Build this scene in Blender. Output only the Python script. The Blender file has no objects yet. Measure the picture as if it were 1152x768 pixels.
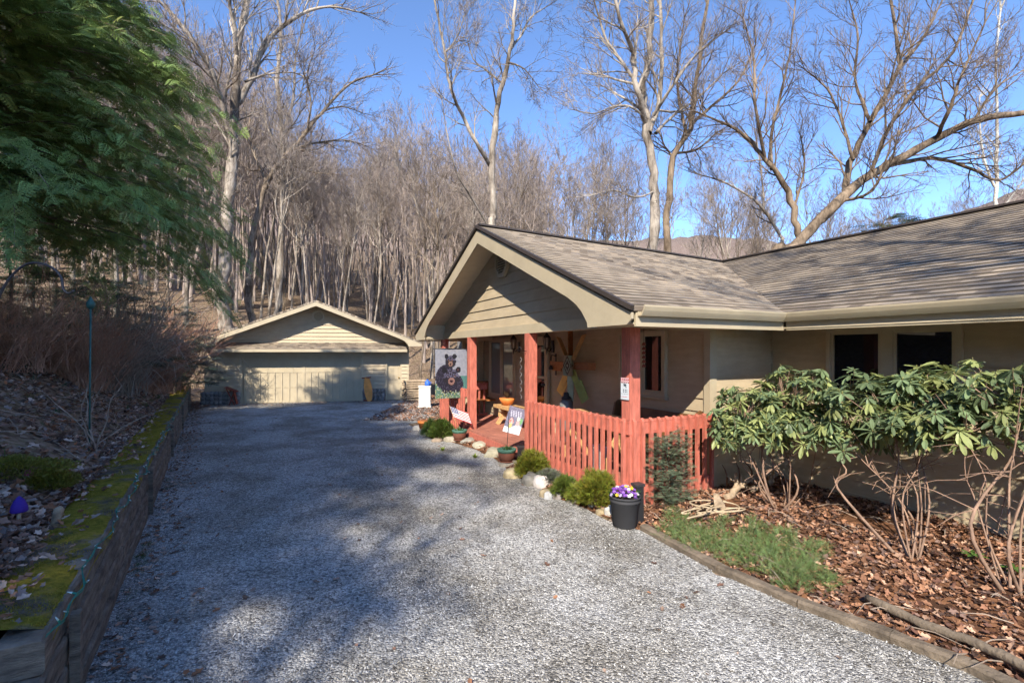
import bpy, math, random
import numpy as np
from mathutils import Vector, noise
random.seed(7); RS = np.random.RandomState(11)
SC = bpy.context.scene; COL = SC.collection
R = math.radians
CAMZ = 2.15; F = 549.0; WDIR = (-.852, -.524)
# ------------------------------------------------------------------ materials
def new_mat(name):
    m = bpy.data.materials.new(name); m.use_nodes = True
    nt = m.node_tree; b = nt.nodes['Principled BSDF']
    return m, nt, b
def N(nt, t, **kw):
    n = nt.nodes.new(t)
    for k, v in kw.items():
        if k in n.inputs: n.inputs[k].default_value = v
        else: setattr(n, k, v)
    return n
def ramp(nt, stops, interp='LINEAR'):
    r = nt.nodes.new('ShaderNodeValToRGB'); cr = r.color_ramp; cr.interpolation = interp
    while len(cr.elements) < len(stops): cr.elements.new(0.5)
    for e, (p, c) in zip(cr.elements, stops): e.position = p; e.color = (c[0], c[1], c[2], 1)
    return r
def simple(name, col, rough=0.7, var=0.15, scale=6.0, bump=0.0, bscale=60.0, metal=0.0, spec=0.3, stretch=None, attr=False, dirt=0.0, trans=0.0):
    m, nt, b = new_mat(name); L = nt.links
    tc = N(nt, 'ShaderNodeTexCoord'); mp = N(nt, 'ShaderNodeMapping')
    L.new(tc.outputs['Object'], mp.inputs['Vector'])
    if stretch: mp.inputs['Scale'].default_value = stretch
    nz = N(nt, 'ShaderNodeTexNoise', Scale=scale, Detail=6.0, Roughness=0.6)
    L.new(mp.outputs['Vector'], nz.inputs['Vector'])
    lo = [max(0, c * (1 - var * 1.6)) for c in col]; hi = [min(1, c * (1 + var * 1.6)) for c in col]
    rp = ramp(nt, [(0.25, lo), (0.75, hi)])
    L.new(nz.outputs['Fac'], rp.inputs['Fac'])
    out = rp.outputs['Color']
    if attr:
        at = N(nt, 'ShaderNodeAttribute', attribute_name='Col')
        mx = N(nt, 'ShaderNodeMix', data_type='RGBA', blend_type='MULTIPLY'); mx.inputs[0].default_value = 1
        L.new(at.outputs['Color'], mx.inputs[6]); L.new(out, mx.inputs[7]); out = mx.outputs[2]
    if dirt > 0:
        n2 = N(nt, 'ShaderNodeTexNoise', Scale=1.7, Detail=8.0, Roughness=0.75)
        L.new(tc.outputs['Object'], n2.inputs['Vector'])
        r2 = ramp(nt, [(0.42, (1 - dirt,) * 3), (0.62, (1, 1, 1))])
        L.new(n2.outputs['Fac'], r2.inputs['Fac'])
        m2 = N(nt, 'ShaderNodeMix', data_type='RGBA', blend_type='MULTIPLY'); m2.inputs[0].default_value = 1
        L.new(out, m2.inputs[6]); L.new(r2.outputs['Color'], m2.inputs[7]); out = m2.outputs[2]
    L.new(out, b.inputs['Base Color'])
    b.inputs['Roughness'].default_value = rough; b.inputs['Metallic'].default_value = metal
    b.inputs['Specular IOR Level'].default_value = spec
    if bump > 0:
        n3 = N(nt, 'ShaderNodeTexNoise', Scale=bscale, Detail=5.0)
        L.new(mp.outputs['Vector'], n3.inputs['Vector'])
        bp = N(nt, 'ShaderNodeBump', Strength=bump, Distance=0.02)
        L.new(n3.outputs['Fac'], bp.inputs['Height']); L.new(bp.outputs['Normal'], b.inputs['Normal'])
    if trans > 0:
        tr = N(nt, 'ShaderNodeBsdfTranslucent'); L.new(out, tr.inputs['Color'])
        ms = N(nt, 'ShaderNodeMixShader'); ms.inputs[0].default_value = trans
        L.new(b.outputs[0], ms.inputs[1]); L.new(tr.outputs[0], ms.inputs[2])
        L.new(ms.outputs[0], nt.nodes['Material Output'].inputs['Surface'])
    return m
M = {}
M['siding'] = simple('siding_paint', (0.455, 0.37, 0.25), 0.55, 0.06, 3, 0.15, 25, stretch=(1, 1, 6), dirt=0.10)
M['trim'] = simple('trim_paint', (0.43, 0.365, 0.255), 0.5, 0.05, 3, 0.05, 30, dirt=0.08)
M['red'] = simple('red_paint', (0.50, 0.15, 0.105), 0.6, 0.22, 9, 0.35, 60, stretch=(3, 3, .6), dirt=0.18)
M['deck'] = simple('deck_stain', (0.40, 0.165, 0.12), 0.6, 0.18, 5, 0.2, 40, dirt=0.2)
M['soffit'] = simple('soffit_paint', (0.50, 0.42, 0.29), 0.6, 0.05)
M['dark'] = simple('black_metal', (0.02, 0.02, 0.022), 0.45, 0.1, spec=0.5)
M['iron'] = simple('dark_iron', (0.035, 0.032, 0.035), 0.5, 0.2, 20, spec=0.5)
M['edge'] = simple('drip_edge', (0.05, 0.04, 0.035), 0.5, 0.1)
M['stone'] = simple('field_stone', (.72, .71, .69), 0.9, 0.28, 9, 0.8, 18, attr=True)
M['block'] = simple('foundation_stone', (0.20, 0.19, 0.18), 0.9, 0.35, 7, 0.8, 12)
M['oldwood'] = simple('weathered_timber', (0.20, 0.17, 0.135), 0.9, 0.45, 5, 0.9, 30, stretch=(1, 1, 5), dirt=0.35)
M['edgewood'] = simple('edging_timber', (0.17, 0.135, 0.10), 0.9, 0.3, 6, 0.7, 30, dirt=0.2)
M['palewood'] = simple('pale_wood', (0.50, 0.31, 0.14), 0.6, 0.2, 6, 0.2, 40, stretch=(1, 4, 4))
M['orangewood'] = simple('orange_wood', (0.62, 0.24, 0.045), 0.5, 0.15, 6)
M['brownwood'] = simple('stained_wood', (0.26, 0.105, 0.035), 0.4, 0.25, 6, 0.1, 40, stretch=(1, 4, 4))
M['darkwood'] = simple('dark_pew_wood', (0.13, 0.06, 0.025), 0.35, 0.25, 6)
M['white'] = simple('white_plastic', (0.56, 0.56, 0.53), 0.5, 0.05)
M['blue'] = simple('blue_plastic', (0.04, 0.13, 0.5), 0.4, 0.1)
M['moss'] = simple('moss', (0.19, 0.17, 0.02), 1.0, 0.55, 9, 1.0, 90, spec=0.05, dirt=0.35)
M['hose'] = simple('tan_hose', (0.42, 0.33, 0.22), 0.6, 0.2)
M['drift'] = simple('driftwood', (0.33, 0.25, 0.17), 0.85, 0.4, 9, 0.6, 30)
M['soil'] = simple('potting_soil', (0.05, 0.035, 0.025), 1, 0.4, 30, 0.5, 60)
M['rust'] = simple('rusty_red', (0.22, 0.05, 0.03), 0.7, 0.3, 12)
M['greenmetal'] = simple('green_metal', (0.03, 0.09, 0.08), 0.5, 0.3, 10)
M['cable'] = simple('green_cable', (0.02, 0.16, 0.12), 0.5, 0.2)
M['bulb'] = simple('clear_bulb', (0.45, 0.62, 0.62), 0.15, 0.1, spec=0.8)
M['terracotta'] = simple('terracotta', (0.6, 0.2, 0.05), 0.6, 0.15)
M['print'] = simple('printed_cloth', (1, 1, 1), 0.8, 0.04, 20, attr=True, trans=0.15)
M['petal'] = simple('petals', (1, 1, 1), 0.7, 0.1, attr=True, trans=0.25)
M['leafy'] = simple('green_leaves', (1, 1, 1), 0.45, 0.15, 12, attr=True, spec=0.35, trans=0.32)
M['litter'] = simple('dry_leaves', (1, 1, 1), 0.9, 0.2, 30, attr=True, spec=0.08, trans=0.12)
M['pebble'] = simple('pebbles', (1, 1, 1), 0.85, 0.15, 60, attr=True)
M['twig'] = simple('twigs', (0.31, 0.255, 0.22), 0.9, 0.2, 3, spec=0.1)
M['twigred'] = simple('bushy_twigs', (0.38, 0.21, 0.14), 0.9, 0.3, 3, spec=0.1)
M['twigpale'] = simple('pale_twigs', (0.30, 0.24, 0.19), 0.9, 0.3, 3, spec=0.1)
M['rhodostem'] = simple('shrub_stems', (0.24, 0.155, 0.11), 0.8, 0.3, 8, 0.3, 40)
M['paintedyellow'] = simple('ochre_paint', (0.75, 0.46, 0.12), 0.6, 0.15)
M['paintedgreen'] = simple('olive_green_paint', (0.30, 0.38, 0.12), 0.6, 0.2)
M['sage'] = simple('sage_paint', (0.36, 0.44, 0.32), 0.6, 0.2)
M['greyzinc'] = simple('zinc', (0.2, 0.2, 0.2), 0.5, 0.2, metal=0.3)
M['brass'] = simple('brass', (0.5, 0.33, 0.1), 0.35, 0.1, metal=0.8)
def glass_mat(name, col, rough):
    m, nt, b = new_mat(name)
    b.inputs['Base Color'].default_value = (*col, 1); b.inputs['Roughness'].default_value = rough
    b.inputs['Specular IOR Level'].default_value = 0.5; b.inputs['IOR'].default_value = 1.5
    nz = N(nt, 'ShaderNodeTexNoise', Scale=1.3, Detail=1.0); tc = N(nt, 'ShaderNodeTexCoord')
    bp = N(nt, 'ShaderNodeBump', Strength=0.08, Distance=0.02)
    nt.links.new(tc.outputs['Object'], nz.inputs['Vector']); nt.links.new(nz.outputs['Fac'], bp.inputs['Height']); nt.links.new(bp.outputs['Normal'], b.inputs['Normal'])
    return m
M['glass'] = glass_mat('window_glass', (0.012, 0.012, 0.014), 0.03)
M['curtain'] = glass_mat('curtained_glass', (0.20, 0.21, 0.20), 0.05)
M['lampglass'] = glass_mat('lantern_glass', (0.35, 0.33, 0.28), 0.1)
m, nt, b = new_mat('lit_bulb'); b.inputs['Emission Color'].default_value = (1, .75, .4, 1); b.inputs['Emission Strength'].default_value = 6; M['lit'] = m
# bark
def bark(name, c1, c2, sc=9, zs=0.25, bump=0.8):
    m, nt, b = new_mat(name); L = nt.links
    tc = N(nt, 'ShaderNodeTexCoord'); mp = N(nt, 'ShaderNodeMapping'); mp.inputs['Scale'].default_value = (1, 1, zs)
    L.new(tc.outputs['Object'], mp.inputs['Vector'])
    n1 = N(nt, 'ShaderNodeTexNoise', Scale=sc, Detail=8.0, Roughness=0.7); L.new(mp.outputs['Vector'], n1.inputs['Vector'])
    n2 = N(nt, 'ShaderNodeTexNoise', Scale=0.45, Detail=3.0); L.new(tc.outputs['Object'], n2.inputs['Vector'])
    ad = N(nt, 'ShaderNodeMath', operation='ADD'); L.new(n1.outputs['Fac'], ad.inputs[0]); L.new(n2.outputs['Fac'], ad.inputs[1])
    rp = ramp(nt, [(0.43, c1), (0.60, c2)])
    hm = N(nt, 'ShaderNodeMath', operation='MULTIPLY'); hm.inputs[1].default_value = 0.5
    L.new(ad.outputs[0], hm.inputs[0]); L.new(hm.outputs[0], rp.inputs['Fac']); L.new(rp.outputs['Color'], b.inputs['Base Color'])
    b.inputs['Roughness'].default_value = 0.95; b.inputs['Specular IOR Level'].default_value = 0.1
    bp = N(nt, 'ShaderNodeBump', Strength=bump, Distance=0.04); L.new(n1.outputs['Fac'], bp.inputs['Height']); L.new(bp.outputs['Normal'], b.inputs['Normal'])
    return m
M['bark'] = bark('grey_bark', (0.10, 0.08, 0.062), (0.46, 0.40, 0.33), 5)
M['barkdark'] = bark('brown_bark', (0.075, 0.056, 0.04), (0.33, 0.265, 0.20))
M['barkred'] = bark('rusty_bark', (0.06, 0.043, 0.03), (0.31, 0.235, 0.165), 5)
M['birch'] = bark('white_bark', (0.25, 0.22, 0.18), (0.75, 0.72, 0.64), 14, 1.5, 0.3)
# shingles (uv in metres: u along eave, v up the slope)
def shingles():
    m, nt, b = new_mat('asphalt_shingles'); L = nt.links
    uv = N(nt, 'ShaderNodeUVMap', uv_map='UVMap')
    br = N(nt, 'ShaderNodeTexBrick', Scale=1.0, offset=0.5, offset_frequency=2)
    br.inputs['Mortar Size'].default_value = 0.006; br.inputs['Mortar Smooth'].default_value = 0.3
    br.inputs['Brick Width'].default_value = 0.17; br.inputs['Row Height'].default_value = 0.135; br.inputs['Bias'].default_value = 0
    br.inputs['Color1'].default_value = (0.0, 0, 0, 1); br.inputs['Color2'].default_value = (1, 1, 1, 1); br.inputs['Mortar'].default_value = (0.5, .5, .5, 1)
    nw = N(nt, 'ShaderNodeTexNoise', Scale=3.0, Detail=2.0); L.new(uv.outputs['UV'], nw.inputs['Vector'])
    vm = N(nt, 'ShaderNodeVectorMath', operation='MULTIPLY_ADD'); vm.inputs[1].default_value = (0.03, 0.004, 0)
    L.new(nw.outputs['Color'], vm.inputs[0]); L.new(uv.outputs['UV'], vm.inputs[2]); L.new(vm.outputs[0], br.inputs['Vector'])
    rp = ramp(nt, [(0.0, (0.135, 0.108, 0.085)), (0.3, (0.20, 0.165, 0.13)), (0.55, (0.27, 0.228, 0.18)), (0.8, (0.33, 0.27, 0.205)), (1, (0.185, 0.165, 0.15))])
    L.new(br.outputs['Color'], rp.inputs['Fac'])
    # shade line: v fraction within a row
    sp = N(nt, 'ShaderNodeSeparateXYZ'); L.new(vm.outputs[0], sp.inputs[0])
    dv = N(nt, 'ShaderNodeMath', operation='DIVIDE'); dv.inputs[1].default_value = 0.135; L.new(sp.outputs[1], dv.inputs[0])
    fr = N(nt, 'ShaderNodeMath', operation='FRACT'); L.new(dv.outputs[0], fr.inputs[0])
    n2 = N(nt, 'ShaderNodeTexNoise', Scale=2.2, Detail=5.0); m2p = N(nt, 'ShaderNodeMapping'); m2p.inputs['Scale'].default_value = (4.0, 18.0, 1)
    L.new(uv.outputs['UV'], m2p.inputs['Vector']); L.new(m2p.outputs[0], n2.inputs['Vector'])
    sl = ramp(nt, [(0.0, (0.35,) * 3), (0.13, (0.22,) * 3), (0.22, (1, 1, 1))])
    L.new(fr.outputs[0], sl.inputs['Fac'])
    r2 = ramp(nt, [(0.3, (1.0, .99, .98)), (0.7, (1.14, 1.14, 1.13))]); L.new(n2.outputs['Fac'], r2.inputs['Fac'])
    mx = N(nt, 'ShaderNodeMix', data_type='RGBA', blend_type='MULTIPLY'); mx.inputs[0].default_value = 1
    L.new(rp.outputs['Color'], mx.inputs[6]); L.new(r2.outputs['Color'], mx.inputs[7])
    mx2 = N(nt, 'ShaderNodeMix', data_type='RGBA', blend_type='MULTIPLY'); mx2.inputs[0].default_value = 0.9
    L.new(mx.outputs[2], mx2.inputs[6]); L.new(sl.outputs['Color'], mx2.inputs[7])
    n4 = N(nt, 'ShaderNodeTexNoise', Scale=0.6, Detail=5.0); L.new(uv.outputs['UV'], n4.inputs['Vector'])
    r4 = ramp(nt, [(0.35, (0.88, 0.87, 0.87)), (0.65, (1.08, 1.07, 1.05))]); L.new(n4.outputs['Fac'], r4.inputs['Fac'])
    mx3 = N(nt, 'ShaderNodeMix', data_type='RGBA', blend_type='MULTIPLY'); mx3.inputs[0].default_value = 1
    L.new(mx2.outputs[2], mx3.inputs[6]); L.new(r4.outputs['Color'], mx3.inputs[7]); L.new(mx3.outputs[2], b.inputs['Base Color'])
    b.inputs['Roughness'].default_value = 0.9; b.inputs['Specular IOR Level'].default_value = 0.2
    iv = N(nt, 'ShaderNodeMath', operation='SUBTRACT'); iv.inputs[0].default_value = 1; L.new(fr.outputs[0], iv.inputs[1])
    ad = N(nt, 'ShaderNodeMath', operation='ADD'); L.new(iv.outputs[0], ad.inputs[0])
    ml = N(nt, 'ShaderNodeMath', operation='MULTIPLY'); ml.inputs[1].default_value = 0.6; L.new(br.outputs['Color'], ml.inputs[0]); L.new(ml.outputs[0], ad.inputs[1])
    bp = N(nt, 'ShaderNodeBump', Strength=0.8, Distance=0.014); L.new(ad.outputs[0], bp.inputs['Height']); L.new(bp.outputs['Normal'], b.inputs['Normal'])
    return m
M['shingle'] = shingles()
def gravel():
    m, nt, b = new_mat('gravel'); L = nt.links
    tc = N(nt, 'ShaderNodeTexCoord')
    v1 = N(nt, 'ShaderNodeTexVoronoi', Scale=55.0); L.new(tc.outputs['Object'], v1.inputs['Vector'])
    v2 = N(nt, 'ShaderNodeTexVoronoi', Scale=110.0); L.new(tc.outputs['Object'], v2.inputs['Vector'])
    r1 = ramp(nt, [(0.0, (0.16, 0.155, 0.15)), (0.35, (0.34, 0.335, 0.325)), (0.7, (0.48, 0.475, 0.46)), (1, (0.66, 0.65, 0.62))])
    s1 = N(nt, 'ShaderNodeSeparateColor'); L.new(v1.outputs['Color'], s1.inputs[0]); L.new(s1.outputs[0], r1.inputs['Fac'])
    r2 = ramp(nt, [(0.0, (0.6, 0.6, 0.6)), (1.0, (1.25, 1.25, 1.25))])
    s2 = N(nt, 'ShaderNodeSeparateColor'); L.new(v2.outputs['Color'], s2.inputs[0]); L.new(s2.outputs[1], r2.inputs['Fac'])
    mx = N(nt, 'ShaderNodeMix', data_type='RGBA', blend_type='MULTIPLY'); mx.inputs[0].default_value = 1
    L.new(r1.outputs['Color'], mx.inputs[6]); L.new(r2.outputs['Color'], mx.inputs[7])
    # worn wheel tracks / dirt
    n1 = N(nt, 'ShaderNodeTexNoise', Scale=0.7, Detail=9.0, Roughness=0.7); L.new(tc.outputs['Object'], n1.inputs['Vector'])
    r3 = ramp(nt, [(0.40, (0.62, 0.59, 0.54)), (0.58, (1.05, 1.05, 1.05))])
    dp = N(nt, 'ShaderNodeVectorMath', operation='DOT_PRODUCT'); dp.inputs[1].default_value = (WDIR[0], WDIR[1], 0); L.new(tc.outputs['Object'], dp.inputs[0])
    wv = N(nt, 'ShaderNodeMath', operation='MULTIPLY'); wv.inputs[1].default_value = 3.6; L.new(dp.outputs['Value'], wv.inputs[0])
    sn = N(nt, 'ShaderNodeMath', operation='SINE'); L.new(wv.outputs[0], sn.inputs[0])
    sm_ = N(nt, 'ShaderNodeMath', operation='MULTIPLY_ADD'); sm_.inputs[1].default_value = 0.035; L.new(sn.outputs[0], sm_.inputs[0]); L.new(n1.outputs['Fac'], sm_.inputs[2]); L.new(sm_.outputs[0], r3.inputs['Fac'])
    mx2 = N(nt, 'ShaderNodeMix', data_type='RGBA', blend_type='MULTIPLY'); mx2.inputs[0].default_value = 1
    L.new(mx.outputs[2], mx2.inputs[6]); L.new(r3.outputs['Color'], mx2.inputs[7])
    n2 = N(nt, 'ShaderNodeTexNoise', Scale=5.0, Detail=8.0, Roughness=0.8); L.new(tc.outputs['Object'], n2.inputs['Vector'])
    r4 = ramp(nt, [(0.58, (0, 0, 0)), (0.66, (1, 1, 1))]); L.new(n2.outputs['Fac'], r4.inputs['Fac'])
    mx3 = N(nt, 'ShaderNodeMix', data_type='RGBA'); L.new(r4.outputs['Color'], mx3.inputs[0])
    L.new(mx2.outputs[2], mx3.inputs[6]); mx3.inputs[7].default_value = (0.10, 0.085, 0.065, 1)
    L.new(mx3.outputs[2], b.inputs['Base Color'])
    b.inputs['Roughness'].default_value = 0.95; b.inputs['Specular IOR Level'].default_value = 0.15
    bp = N(nt, 'ShaderNodeBump', Strength=1.0, Distance=0.016, invert=True); L.new(v1.outputs['Distance'], bp.inputs['Height'])
    bp2 = N(nt, 'ShaderNodeBump', Strength=0.5, Distance=0.05); L.new(n2.outputs['Fac'], bp2.inputs['Height']); L.new(bp.outputs['Normal'], bp2.inputs['Normal'])
    L.new(bp2.outputs['Normal'], b.inputs['Normal'])
    return m
M['gravel'] = gravel()
def forestfloor(name, cs, s=2.5):
    m, nt, b = new_mat(name); L = nt.links
    tc = N(nt, 'ShaderNodeTexCoord')
    v1 = N(nt, 'ShaderNodeTexVoronoi', Scale=14.0); n0 = N(nt, 'ShaderNodeTexNoise', Scale=8.0, Detail=3.0)
    L.new(tc.outputs['Object'], n0.inputs['Vector'])
    ma = N(nt, 'ShaderNodeVectorMath', operation='MULTIPLY_ADD'); ma.inputs[1].default_value = (.15, .15, .15)
    L.new(n0.outputs['Color'], ma.inputs[0]); L.new(tc.outputs['Object'], ma.inputs[2]); L.new(ma.outputs[0], v1.inputs['Vector'])
    s1 = N(nt, 'ShaderNodeSeparateColor'); L.new(v1.outputs['Color'], s1.inputs[0])
    n1 = N(nt, 'ShaderNodeTexNoise', Scale=s, Detail=9.0, Roughness=0.75); L.new(tc.outputs['Object'], n1.inputs['Vector'])
    ad = N(nt, 'ShaderNodeMath', operation='ADD'); L.new(s1.outputs[0], ad.inputs[0]); L.new(n1.outputs['Fac'], ad.inputs[1])
    hm = N(nt, 'ShaderNodeMath', operation='MULTIPLY'); hm.inputs[1].default_value = 0.5; L.new(ad.outputs[0], hm.inputs[0])
    rp = ramp(nt, cs); L.new(hm.outputs[0], rp.inputs['Fac']); L.new(rp.outputs['Color'], b.inputs['Base Color'])
    b.inputs['Roughness'].default_value = 1; b.inputs['Specular IOR Level'].default_value = 0.05
    bp = N(nt, 'ShaderNodeBump', Strength=0.9, Distance=0.05); L.new(hm.outputs[0], bp.inputs['Height']); L.new(bp.outputs['Normal'], b.inputs['Normal'])
    return m
M['floor'] = forestfloor('forest_floor', [(0.25, (0.07, 0.048, 0.034)), (0.42, (0.19, 0.13, 0.09)), (0.55, (0.31, 0.225, 0.165)), (0.7, (0.16, 0.13, 0.07)), (0.8, (0.36, 0.28, 0.21))])
M['mulch'] = forestfloor('leaf_mulch', [(0.2, (0.035, 0.02, 0.014)), (0.45, (0.12, 0.06, 0.035)), (0.7, (0.22, 0.11, 0.06))])
M['farhill'] = forestfloor('far_woods', [(0.25, (0.12, 0.085, 0.075)), (0.5, (0.20, 0.15, 0.125)), (0.75, (0.28, 0.22, 0.18))], 0.2)
# ------------------------------------------------------------------ mesh builders
class MB:
    def __init__(s): s.v = []; s.f = []; s.c = []; s.uv = {}; s.smooth = []
    def add(s, vs, fs, col=None, smooth=False):
        o = len(s.v); s.v += [tuple(v) for v in vs]
        s.c += [col if col else (1, 1, 1)] * len(vs)
        s.f += [tuple(i + o for i in f) for f in fs]; s.smooth += [smooth] * len(fs)
        return o
    def para(s, o, ex, ey, ez, col=None):
        o, ex, ey, ez = map(Vector, (o, ex, ey, ez))
        vs = [o, o + ex, o + ex + ey, o + ey]; vs += [v + ez for v in vs]
        fs = [(3, 2, 1, 0), (4, 5, 6, 7), (0, 1, 5, 4), (1, 2, 6, 5), (2, 3, 7, 6), (3, 0, 4, 7)]
        if ex.cross(ey).dot(ez) < 0: fs = [f[::-1] for f in fs]
        s.add(vs, fs, col)
    def box(s, c, sx, sy, sz, rz=0, col=None):
        cx, sn = math.cos(rz), math.sin(rz); c = Vector(c)
        ex = Vector((cx, sn, 0)) * sx; ey = Vector((-sn, cx, 0)) * sy; ez = Vector((0, 0, sz))
        s.para(c - ex / 2 - ey / 2, ex, ey, ez, col)   # c = centre of base
    def beam(s, p, q, w, h, up=(0, 0, 1), col=None):
        p, q = Vector(p), Vector(q); d = q - p; up = Vector(up)
        sd = d.cross(up)
        if sd.length < 1e-6: sd = d.cross(Vector((1, 0, 0)))
        sd.normalize(); u2 = sd.cross(d).normalized()
        s.para(p - sd * w / 2 - u2 * h / 2, sd * w, d, u2 * h, col)
    def tube(s, pts, rad, n=6, col=None, cap=True):
        pts = [Vector(p) for p in pts]
        if not hasattr(rad, '__len__'): rad = [rad] * len(pts)
        vs = []; fs = []; prev = None
        for i, p in enumerate(pts):
            d = (pts[min(i + 1, len(pts) - 1)] - pts[max(i - 1, 0)])
            if d.length < 1e-9: d = Vector((0, 0, 1))
            d.normalize()
            if prev is None: a = d.orthogonal().normalized()
            else:
                a = prev - d * prev.dot(d)
                a = a.normalized() if a.length > 1e-6 else d.orthogonal().normalized()
            prev = a; b = d.cross(a)
            for k in range(n):
                t = 2 * math.pi * k / n
                vs.append(p + (a * math.cos(t) + b * math.sin(t)) * rad[i])
            if i:
                o = (i - 1) * n
                for k in range(n): k2 = (k + 1) % n; fs.append((o + k, o + k2, o + n + k2, o + n + k))
        if cap: fs.append(tuple(range(n))[::-1]); fs.append(tuple(range(len(vs) - n, len(vs))))
        s.add(vs, fs, col, n > 4)
    def lathe(s, c, prof, n=20, col=None, sq=1.0):
        c = Vector(c); vs = []; fs = []
        for r, z in prof:
            for k in range(n):
                t = 2 * math.pi * k / n; vs.append(c + Vector((r * math.cos(t), r * math.sin(t) * sq, z)))
        for i in range(len(prof) - 1):
            for k in range(n): k2 = (k + 1) % n; fs.append((i * n + k, i * n + k2, (i + 1) * n + k2, (i + 1) * n + k))
        fs.append(tuple(range(n))[::-1]); fs.append(tuple(range(len(vs) - n, len(vs))))
        s.add(vs, fs, col, True)
    def prism(s, poly, ext, col=None):
        poly = [Vector(p) for p in poly]; ext = Vector(ext); n = len(poly)
        vs = poly + [p + ext for p in poly]
        fs = [tuple(range(n))[::-1], tuple(range(n, 2 * n))] + [(i, (i + 1) % n, n + (i + 1) % n, n + i) for i in range(n)]
        nrm = Vector((0, 0, 0))
        for i in range(1, n - 1): nrm += (poly[i] - poly[0]).cross(poly[i + 1] - poly[0])
        if nrm.dot(ext) < 0: fs = [f[::-1] for f in fs]
        s.add(vs, fs, col)
    def rock(s, c, rx, ry, rz, col, seed=0, sub=3):
        rnd = random.Random(seed); vs = []; fs = []; nu, nv = 12, 7; c = Vector(c)
        off = Vector((seed * 7.13, seed * 3.7, seed * 1.9)); rot = rnd.uniform(0, 3.1)
        for j in range(nv + 1):
            ph = -math.pi / 2 + math.pi * j / nv
            for i in range(nu):
                th = 2 * math.pi * i / nu
                d = Vector((math.cos(ph) * math.cos(th), math.cos(ph) * math.sin(th), math.sin(ph)))
                q = 1 + 0.35 * noise.noise(d * 1.3 + off) + 0.16 * noise.noise(d * 3.5 + off)
                d = Vector([math.copysign(abs(x) ** 0.75, x) for x in d])
                p = Vector((d.x * rx * q, d.y * ry * q, d.z * rz * q))
                p = Vector((p.x * math.cos(rot) - p.y * math.sin(rot), p.x * math.sin(rot) + p.y * math.cos(rot), p.z))
                vs.append(c + p)
        for j in range(nv):
            for i in range(nu): i2 = (i + 1) % nu; fs.append((j * nu + i, j * nu + i2, (j + 1) * nu + i2, (j + 1) * nu + i))
        s.add(vs, fs, col, True)
    def build(s, name, mat, parent=None, origin=None):
        me = bpy.data.meshes.new(name)
        o = bpy.data.objects.new(name, me); COL.objects.link(o)
        if parent is not None:
            r = parent
            while r.parent: r = r.parent
            org = Vector(r.location); rz = r.rotation_euler.z
            o.parent = parent
        else:
            if origin is None:
                n = max(1, len(s.v)); org = Vector((sum(v[0] for v in s.v) / n, sum(v[1] for v in s.v) / n, min(v[2] for v in s.v)))
            else: org = Vector(origin)
            o.location = org
        me.from_pydata([(v[0] - org.x, v[1] - org.y, v[2] - org.z) for v in s.v], [], s.f)
        me.polygons.foreach_set('use_smooth', s.smooth)
        ca = me.color_attributes.new('Col', 'FLOAT_COLOR', 'POINT')
        ca.data.foreach_set('color', [x for c in s.c for x in (c[0], c[1], c[2], 1)])
        me.materials.append(mat if not isinstance(mat, str) else M[mat]); me.update()
        return o
def nmesh(name, V, Fc, mat, parent=None, cols=None, origin=None, smooth=False):
    """fast mesh from numpy arrays; Fc (M,k)"""
    me = bpy.data.meshes.new(name); o = bpy.data.objects.new(name, me); COL.objects.link(o)
    if parent is not None:
        r = parent
        while r.parent: r = r.parent
        org = np.array(r.location); o.parent = parent
    else:
        org = np.array(origin) if origin is not None else np.array([V[:, 0].mean(), V[:, 1].mean(), V[:, 2].min()])
        o.location = org
    V = (V - org).astype(np.float32); k = Fc.shape[1]
    me.vertices.add(len(V)); me.vertices.foreach_set('co', V.ravel())
    me.loops.add(Fc.size); me.loops.foreach_set('vertex_index', Fc.astype(np.int32).ravel())
    me.polygons.add(len(Fc)); me.polygons.foreach_set('loop_start', np.arange(0, Fc.size, k, dtype=np.int32))
    try: me.polygons.foreach_set('loop_total', np.full(len(Fc), k, dtype=np.int32))
    except Exception: pass
    me.polygons.foreach_set('use_smooth', np.full(len(Fc), smooth))
    if cols is not None:
        ca = me.color_attributes.new('Col', 'FLOAT_COLOR', 'POINT')
        c4 = np.ones((len(V), 4), np.float32); c4[:, :3] = cols; ca.data.foreach_set('color', c4.ravel())
    me.materials.append(M[mat]); me.update(calc_edges=True); me.validate()
    return o
def tile(TV, TF, MT, OF, CO=None):
    n = len(OF); TV = np.asarray(TV, float); TF = np.asarray(TF)
    V = np.einsum('nij,kj->nki', MT, TV) + OF[:, None, :]
    Fc = TF[None] + (np.arange(n) * len(TV))[:, None, None]
    C = None if CO is None else np.repeat(CO, len(TV), axis=0)
    return V.reshape(-1, 3), Fc.reshape(-1, TF.shape[1]), C
def rotmats(n, tilt=0.5, scale=(1, 1), rs=RS):
    th = rs.uniform(0, 2 * np.pi, n); a = rs.normal(0, tilt, n); b = rs.normal(0, tilt, n); s = rs.uniform(scale[0], scale[1], n)
    c, sn = np.cos(th), np.sin(th); Z = np.zeros(n); O = np.ones(n)
    Rz = np.stack([np.stack([c, -sn, Z], 1), np.stack([sn, c, Z], 1), np.stack([Z, Z, O], 1)], 1)
    ca, sa = np.cos(a), np.sin(a); Rx = np.stack([np.stack([O, Z, Z], 1), np.stack([Z, ca, -sa], 1), np.stack([Z, sa, ca], 1)], 1)
    cb, sb = np.cos(b), np.sin(b); Ry = np.stack([np.stack([cb, Z, sb], 1), np.stack([Z, O, Z], 1), np.stack([-sb, Z, cb], 1)], 1)
    return (Rx @ Ry @ Rz) * s[:, None, None]
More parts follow.
